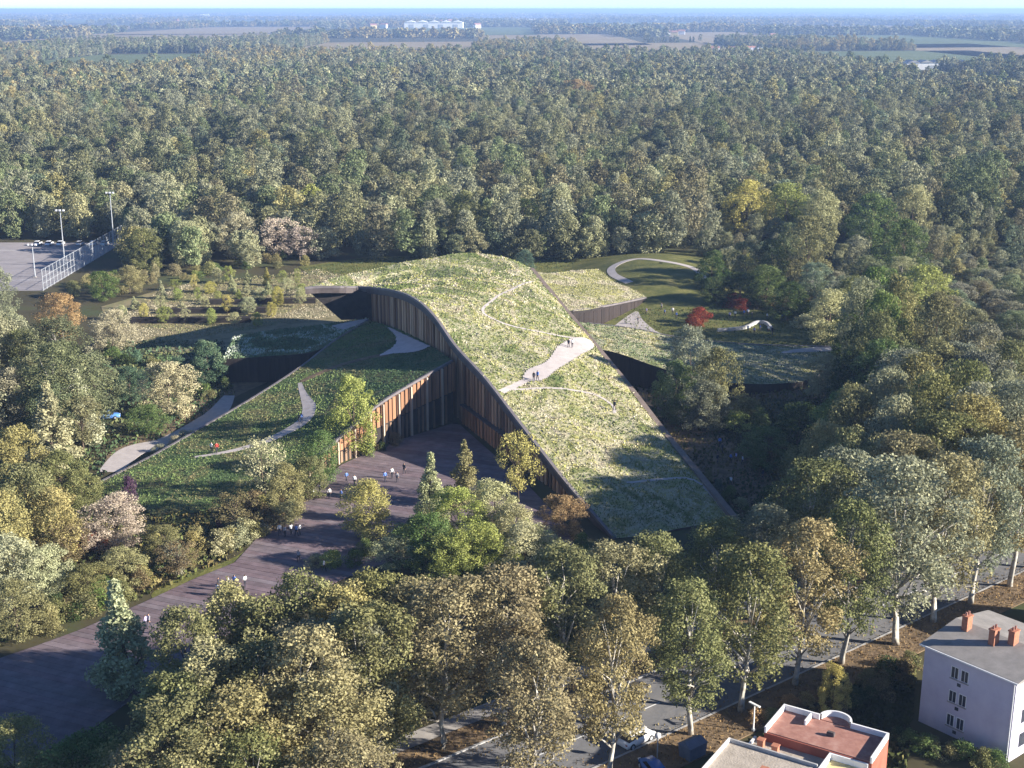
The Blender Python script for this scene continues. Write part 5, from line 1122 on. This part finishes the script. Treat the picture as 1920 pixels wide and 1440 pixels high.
# local y runs away from the camera; the house extends to -y
DT = 5.0
MB().box(0, L, -DT, 0, -0.2, 5.55).build('wall', M['redwall'], fh)
tr_ = MB(); tr_.box(0.18, L-0.18, -DT+0.18, -0.18, 5.553, 5.62).build('terrace_floor', M['terracotta'], fh)
bay = [(L*0.50+1.5*math.cos(t), 0.05+1.35*math.sin(t)) for t in np.linspace(math.pi, 0, 14)]
MB().prism([(L*0.50+1.5, 0.004)]+[(L*0.5-1.5, 0.004)]+bay[1:-1], -0.2, 5.6).build('round_bay', M['terracotta'], fh)
def parapet(x0, x1, y0, y1, z0=5.555, z1=6.15): MB().box(x0, x1, y0, y1, z0, z1).build('parapet', M['white'], fh)
parapet(0, L*0.5-1.5, -0.18, 0.0); parapet(L*0.5+1.5, L, -0.18, 0.0); parapet(0, 0.18, -DT, -0.18); parapet(L-0.18, L, -DT, -0.18)
v = []; f = []
for (x, y) in bay:
    dx, dy = x-L*0.5, y-0.05; q = math.hypot(dx, dy); ex, ey = dx/q*0.18, dy/q*0.18
    v += [(x-ex, y-ey, 5.56), (x+0.01, y+0.01, 5.56), (x+0.01, y+0.01, 6.16), (x-ex, y-ey, 6.16)]
for i in range(13):
    for k in range(4): f.append((4*i+k, 4*i+(k+1) % 4, 4*i+4+(k+1) % 4, 4*i+4+k))
link('curved_parapet', mesh('curved_parapet', v, f, M['white']), fh)
MB().box(2.7, 2.88, -1.9, -0.18, 5.63, 6.1).build('divider', M['white'], fh)
MB().box(5.1, 5.8, -2.6, -2.2, 5.63, 5.95).box(5.15, 5.75, -2.55, -2.25, 5.95, 6.02).build('roof_hatch', M['fascia'], fh)
MB().box(-0.9, L*0.62, -DT-2.6, -DT-0.004, -0.2, 4.6).build('wall', M['white'], fh); MB().box(-0.7, L*0.62-0.2, -DT-2.55, -DT-0.05, 4.603, 4.7).build('gravel_roof', M['gravelroof'], fh)
MB().box(-0.9, -0.7, -DT-2.6, -DT-0.004, 4.603, 4.95).build('parapet', M['white'], fh)
MB().box(-2.4, L*0.60, -DT-14, -DT-2.604, -0.2, 5.2).build('wall', M['white'], fh); MB().box(-2.2, L*0.60-0.2, -DT-13.8, -DT-2.8, 5.203, 5.3).build('gravel_roof', M['gravelroof'], fh)
MB().box(-2.4, -2.2, -DT-14, -DT-2.604, 5.203, 5.6).build('parapet', M['white'], fh); MB().box(-2.2, L*0.60, -DT-2.8, -DT-2.61, 5.203, 5.6).build('parapet', M['kerb'], fh)
MB().box(L*0.62+0.004, L-0.3, -DT-4.0, -DT-0.004, -0.2, 4.9).build('yellow_bay', M['yellow'], fh)
MB().box(L*0.62+0.004, L*0.62+0.2, -DT-4.0, -DT-0.004, 4.903, 5.5).build('parapet', M['white'], fh); MB().box(L*0.62+0.2, L-0.3, -DT-0.2, -DT-0.01, 4.903, 5.5).build('parapet', M['white'], fh)
for (x, y, z) in ((0.2, -DT-1.2, 4.7), (1.7, -DT-1.5, 4.7), (2.6, -DT-6.6, 5.3)):
    c = MB(); c.box(x-0.28, x+0.28, y-0.28, y+0.28, z, z+0.75); c.box(x-0.34, x+0.34, y-0.34, y+0.34, z+0.75, z+0.85); c.build('roof_vent', M['brick'], fh)
# street bits
p = P(1412, 1372, 0); lp = empty('street_lamp', p, ra+math.pi/2); tag(lp, 'short white street lamp with a flat head on the verge', 'street lamp')
MB().tube([(0, 0, -0.1), (0, 0, 3.0)], [0.10, 0.07], 8).build('post', M['white'], lp); MB().box(-0.7, 0.7, -0.16, 0.16, 3.0, 3.12).build('lamp_head', M['white'], lp, bevel=0.03); MB().tube([(0, 0, -0.1), (0, 0, 0.35)], 0.2, 8).build('base', M['galv'], lp)
p = P(1298, 1418, 0); cn = empty('recycling_container', p, ra); tag(cn, 'blue-grey recycling container on the verge by the flat-roofed house', 'container')
steel = noise_mat('blue_grey_steel', [(0.3, (0.10, 0.13, 0.19)), (0.7, (0.15, 0.18, 0.25))], 1.0)
MB().add([(-1.1, -.7, 0), (1.1, -.7, 0), (1.1, .7, 0), (-1.1, .7, 0), (-1.2, -.8, 1.5), (1.2, -.8, 1.5), (1.2, .8, 1.5), (-1.2, .8, 1.5)], [(3, 2, 1, 0), (0, 1, 5, 4), (1, 2, 6, 5), (2, 3, 7, 6), (3, 0, 4, 7), (4, 5, 6, 7)]).build('bin', steel, cn)
MB().add([(-1.25, -.85, 1.5), (1.25, -.85, 1.5), (1.25, .85, 1.5), (-1.25, .85, 1.5), (-1.1, 0, 1.95), (1.1, 0, 1.95)], [(0, 1, 5, 4), (2, 3, 4, 5), (1, 2, 5), (3, 0, 4), (3, 2, 1, 0)]).build('lid', steel, cn)
p = P(1232, 1428, 0); gl = empty('bollard_lamp', p); tag(gl, 'white globe lamp on a short post near the dark blue car', 'lamp')
MB().tube([(0, 0, -0.1), (0, 0, 2.6)], 0.06, 8).build('post', M['galv'], gl)
bm = bmesh.new(); bmesh.ops.create_uvsphere(bm, u_segments=14, v_segments=8, radius=0.3); me = bpy.data.meshes.new('globe'); bm.to_mesh(me); bm.free(); me.materials.append(M['white']); g = link('globe', me, gl); g.location = (0, 0, 2.82)

# ------------------------------------------------------------------ far buildings
def far_shed(u0, u1, v, h, label, cols='white', roof='kerb', depth=0.35):
    a, b = P(u0, v, 0), P(u1, v, 0); L = (b-a).length; root = empty('warehouse', a); tag(root, label, 'warehouse', 'far white warehouses')
    D = L*depth; MB().box(0, L, 0, D, -0.5, h).build('wall', M[cols], root)
    n = 5
    for i in range(n):
        x0, x1 = L*i/n+0.02*L/n, L*(i+1)/n-0.02*L/n
        MB().add([(x0, -0.01*L, h+0.01), (x1, -0.01*L, h+0.01), (x1, D, h+0.01), (x0, D, h+0.01), ((x0+x1)/2, -0.01*L, h*1.3), ((x0+x1)/2, D, h*1.3)], [(0, 1, 4), (1, 2, 5, 4), (3, 0, 4, 5), (2, 3, 5), (3, 2, 1, 0)]).build('roof', M[roof], root)
    for i in range(4): MB().box(L*(i+0.35)/4, L*(i+0.65)/4, -0.004*L, 0.1, h*0.1, h*0.65).build('door', M['galv'], root)
far_shed(758, 868, 53, 22, 'long white warehouse standing on the plain near the horizon', roof='white')
far_shed(1700, 1822, 132, 9, 'long white shed among the trees at the edge of the forest')
far_shed(1400, 1432, 103, 9, 'small white shed on the green field beyond the forest', roof='white')
far_shed(985, 1010, 44, 18, 'small white shed far out on the wooded plain', roof='white'); far_shed(375, 392, 33, 22, 'tiny white shed on the skyline', roof='white')
for k, (u, v) in enumerate(((1372, 100), (1385, 99), (1396, 101), (1408, 99), (1340, 99), (1325, 101), (860, 52), (880, 50), (895, 53), (910, 50), (1250, 66), (1265, 67), (1278, 65), (700, 54), (720, 53), (1450, 72), (1690, 60), (1710, 59), (330, 46), (930, 47), (830, 47), (845, 46))):
    p = P(u, v, 0); s = max(1.0, p.y/3000); o = empty('farmhouse', p, rnd.uniform(-0.6, 0.6), (s, s, s))
    tag(o, 'tiny %s house with red roof on the distant plain' % ('cream' if k % 2 else 'white'), 'house', 'houses on the distant plain')
    MB().box(-7, 7, -4.5, 4.5, -0.5, 7.5).build('wall', M['yellow' if k % 2 else 'white'], o)
    MB().add([(-7.5, -5, 7.505), (7.5, -5, 7.505), (7.5, 5, 7.505), (-7.5, 5, 7.505), (-7.5, 0, 11), (7.5, 0, 11)], [(3, 2, 1, 0), (0, 1, 5, 4), (2, 3, 4, 5), (1, 2, 5), (3, 0, 4)]).build('roof', M['terracotta'], o)

# ------------------------------------------------------------------ haze
if HAZE_DENSITY:
    hm = bpy.data.materials.new('haze_air'); hm.use_nodes = True; nt = hm.node_tree; nt.nodes.clear()
    out = nt.nodes.new('ShaderNodeOutputMaterial'); pv = nt.nodes.new('ShaderNodeVolumePrincipled')
    pv.inputs['Color'].default_value = (0.42, 0.62, 1.0, 1); pv.inputs['Density'].default_value = HAZE_DENSITY; pv.inputs['Anisotropy'].default_value = 0.1
    nt.links.new(pv.outputs[0], out.inputs['Volume'])
    hz = MB().box(-75000, 75000, -600, 125000, -1.5, 78).build('haze', hm); tag(hz, kind='stuff')
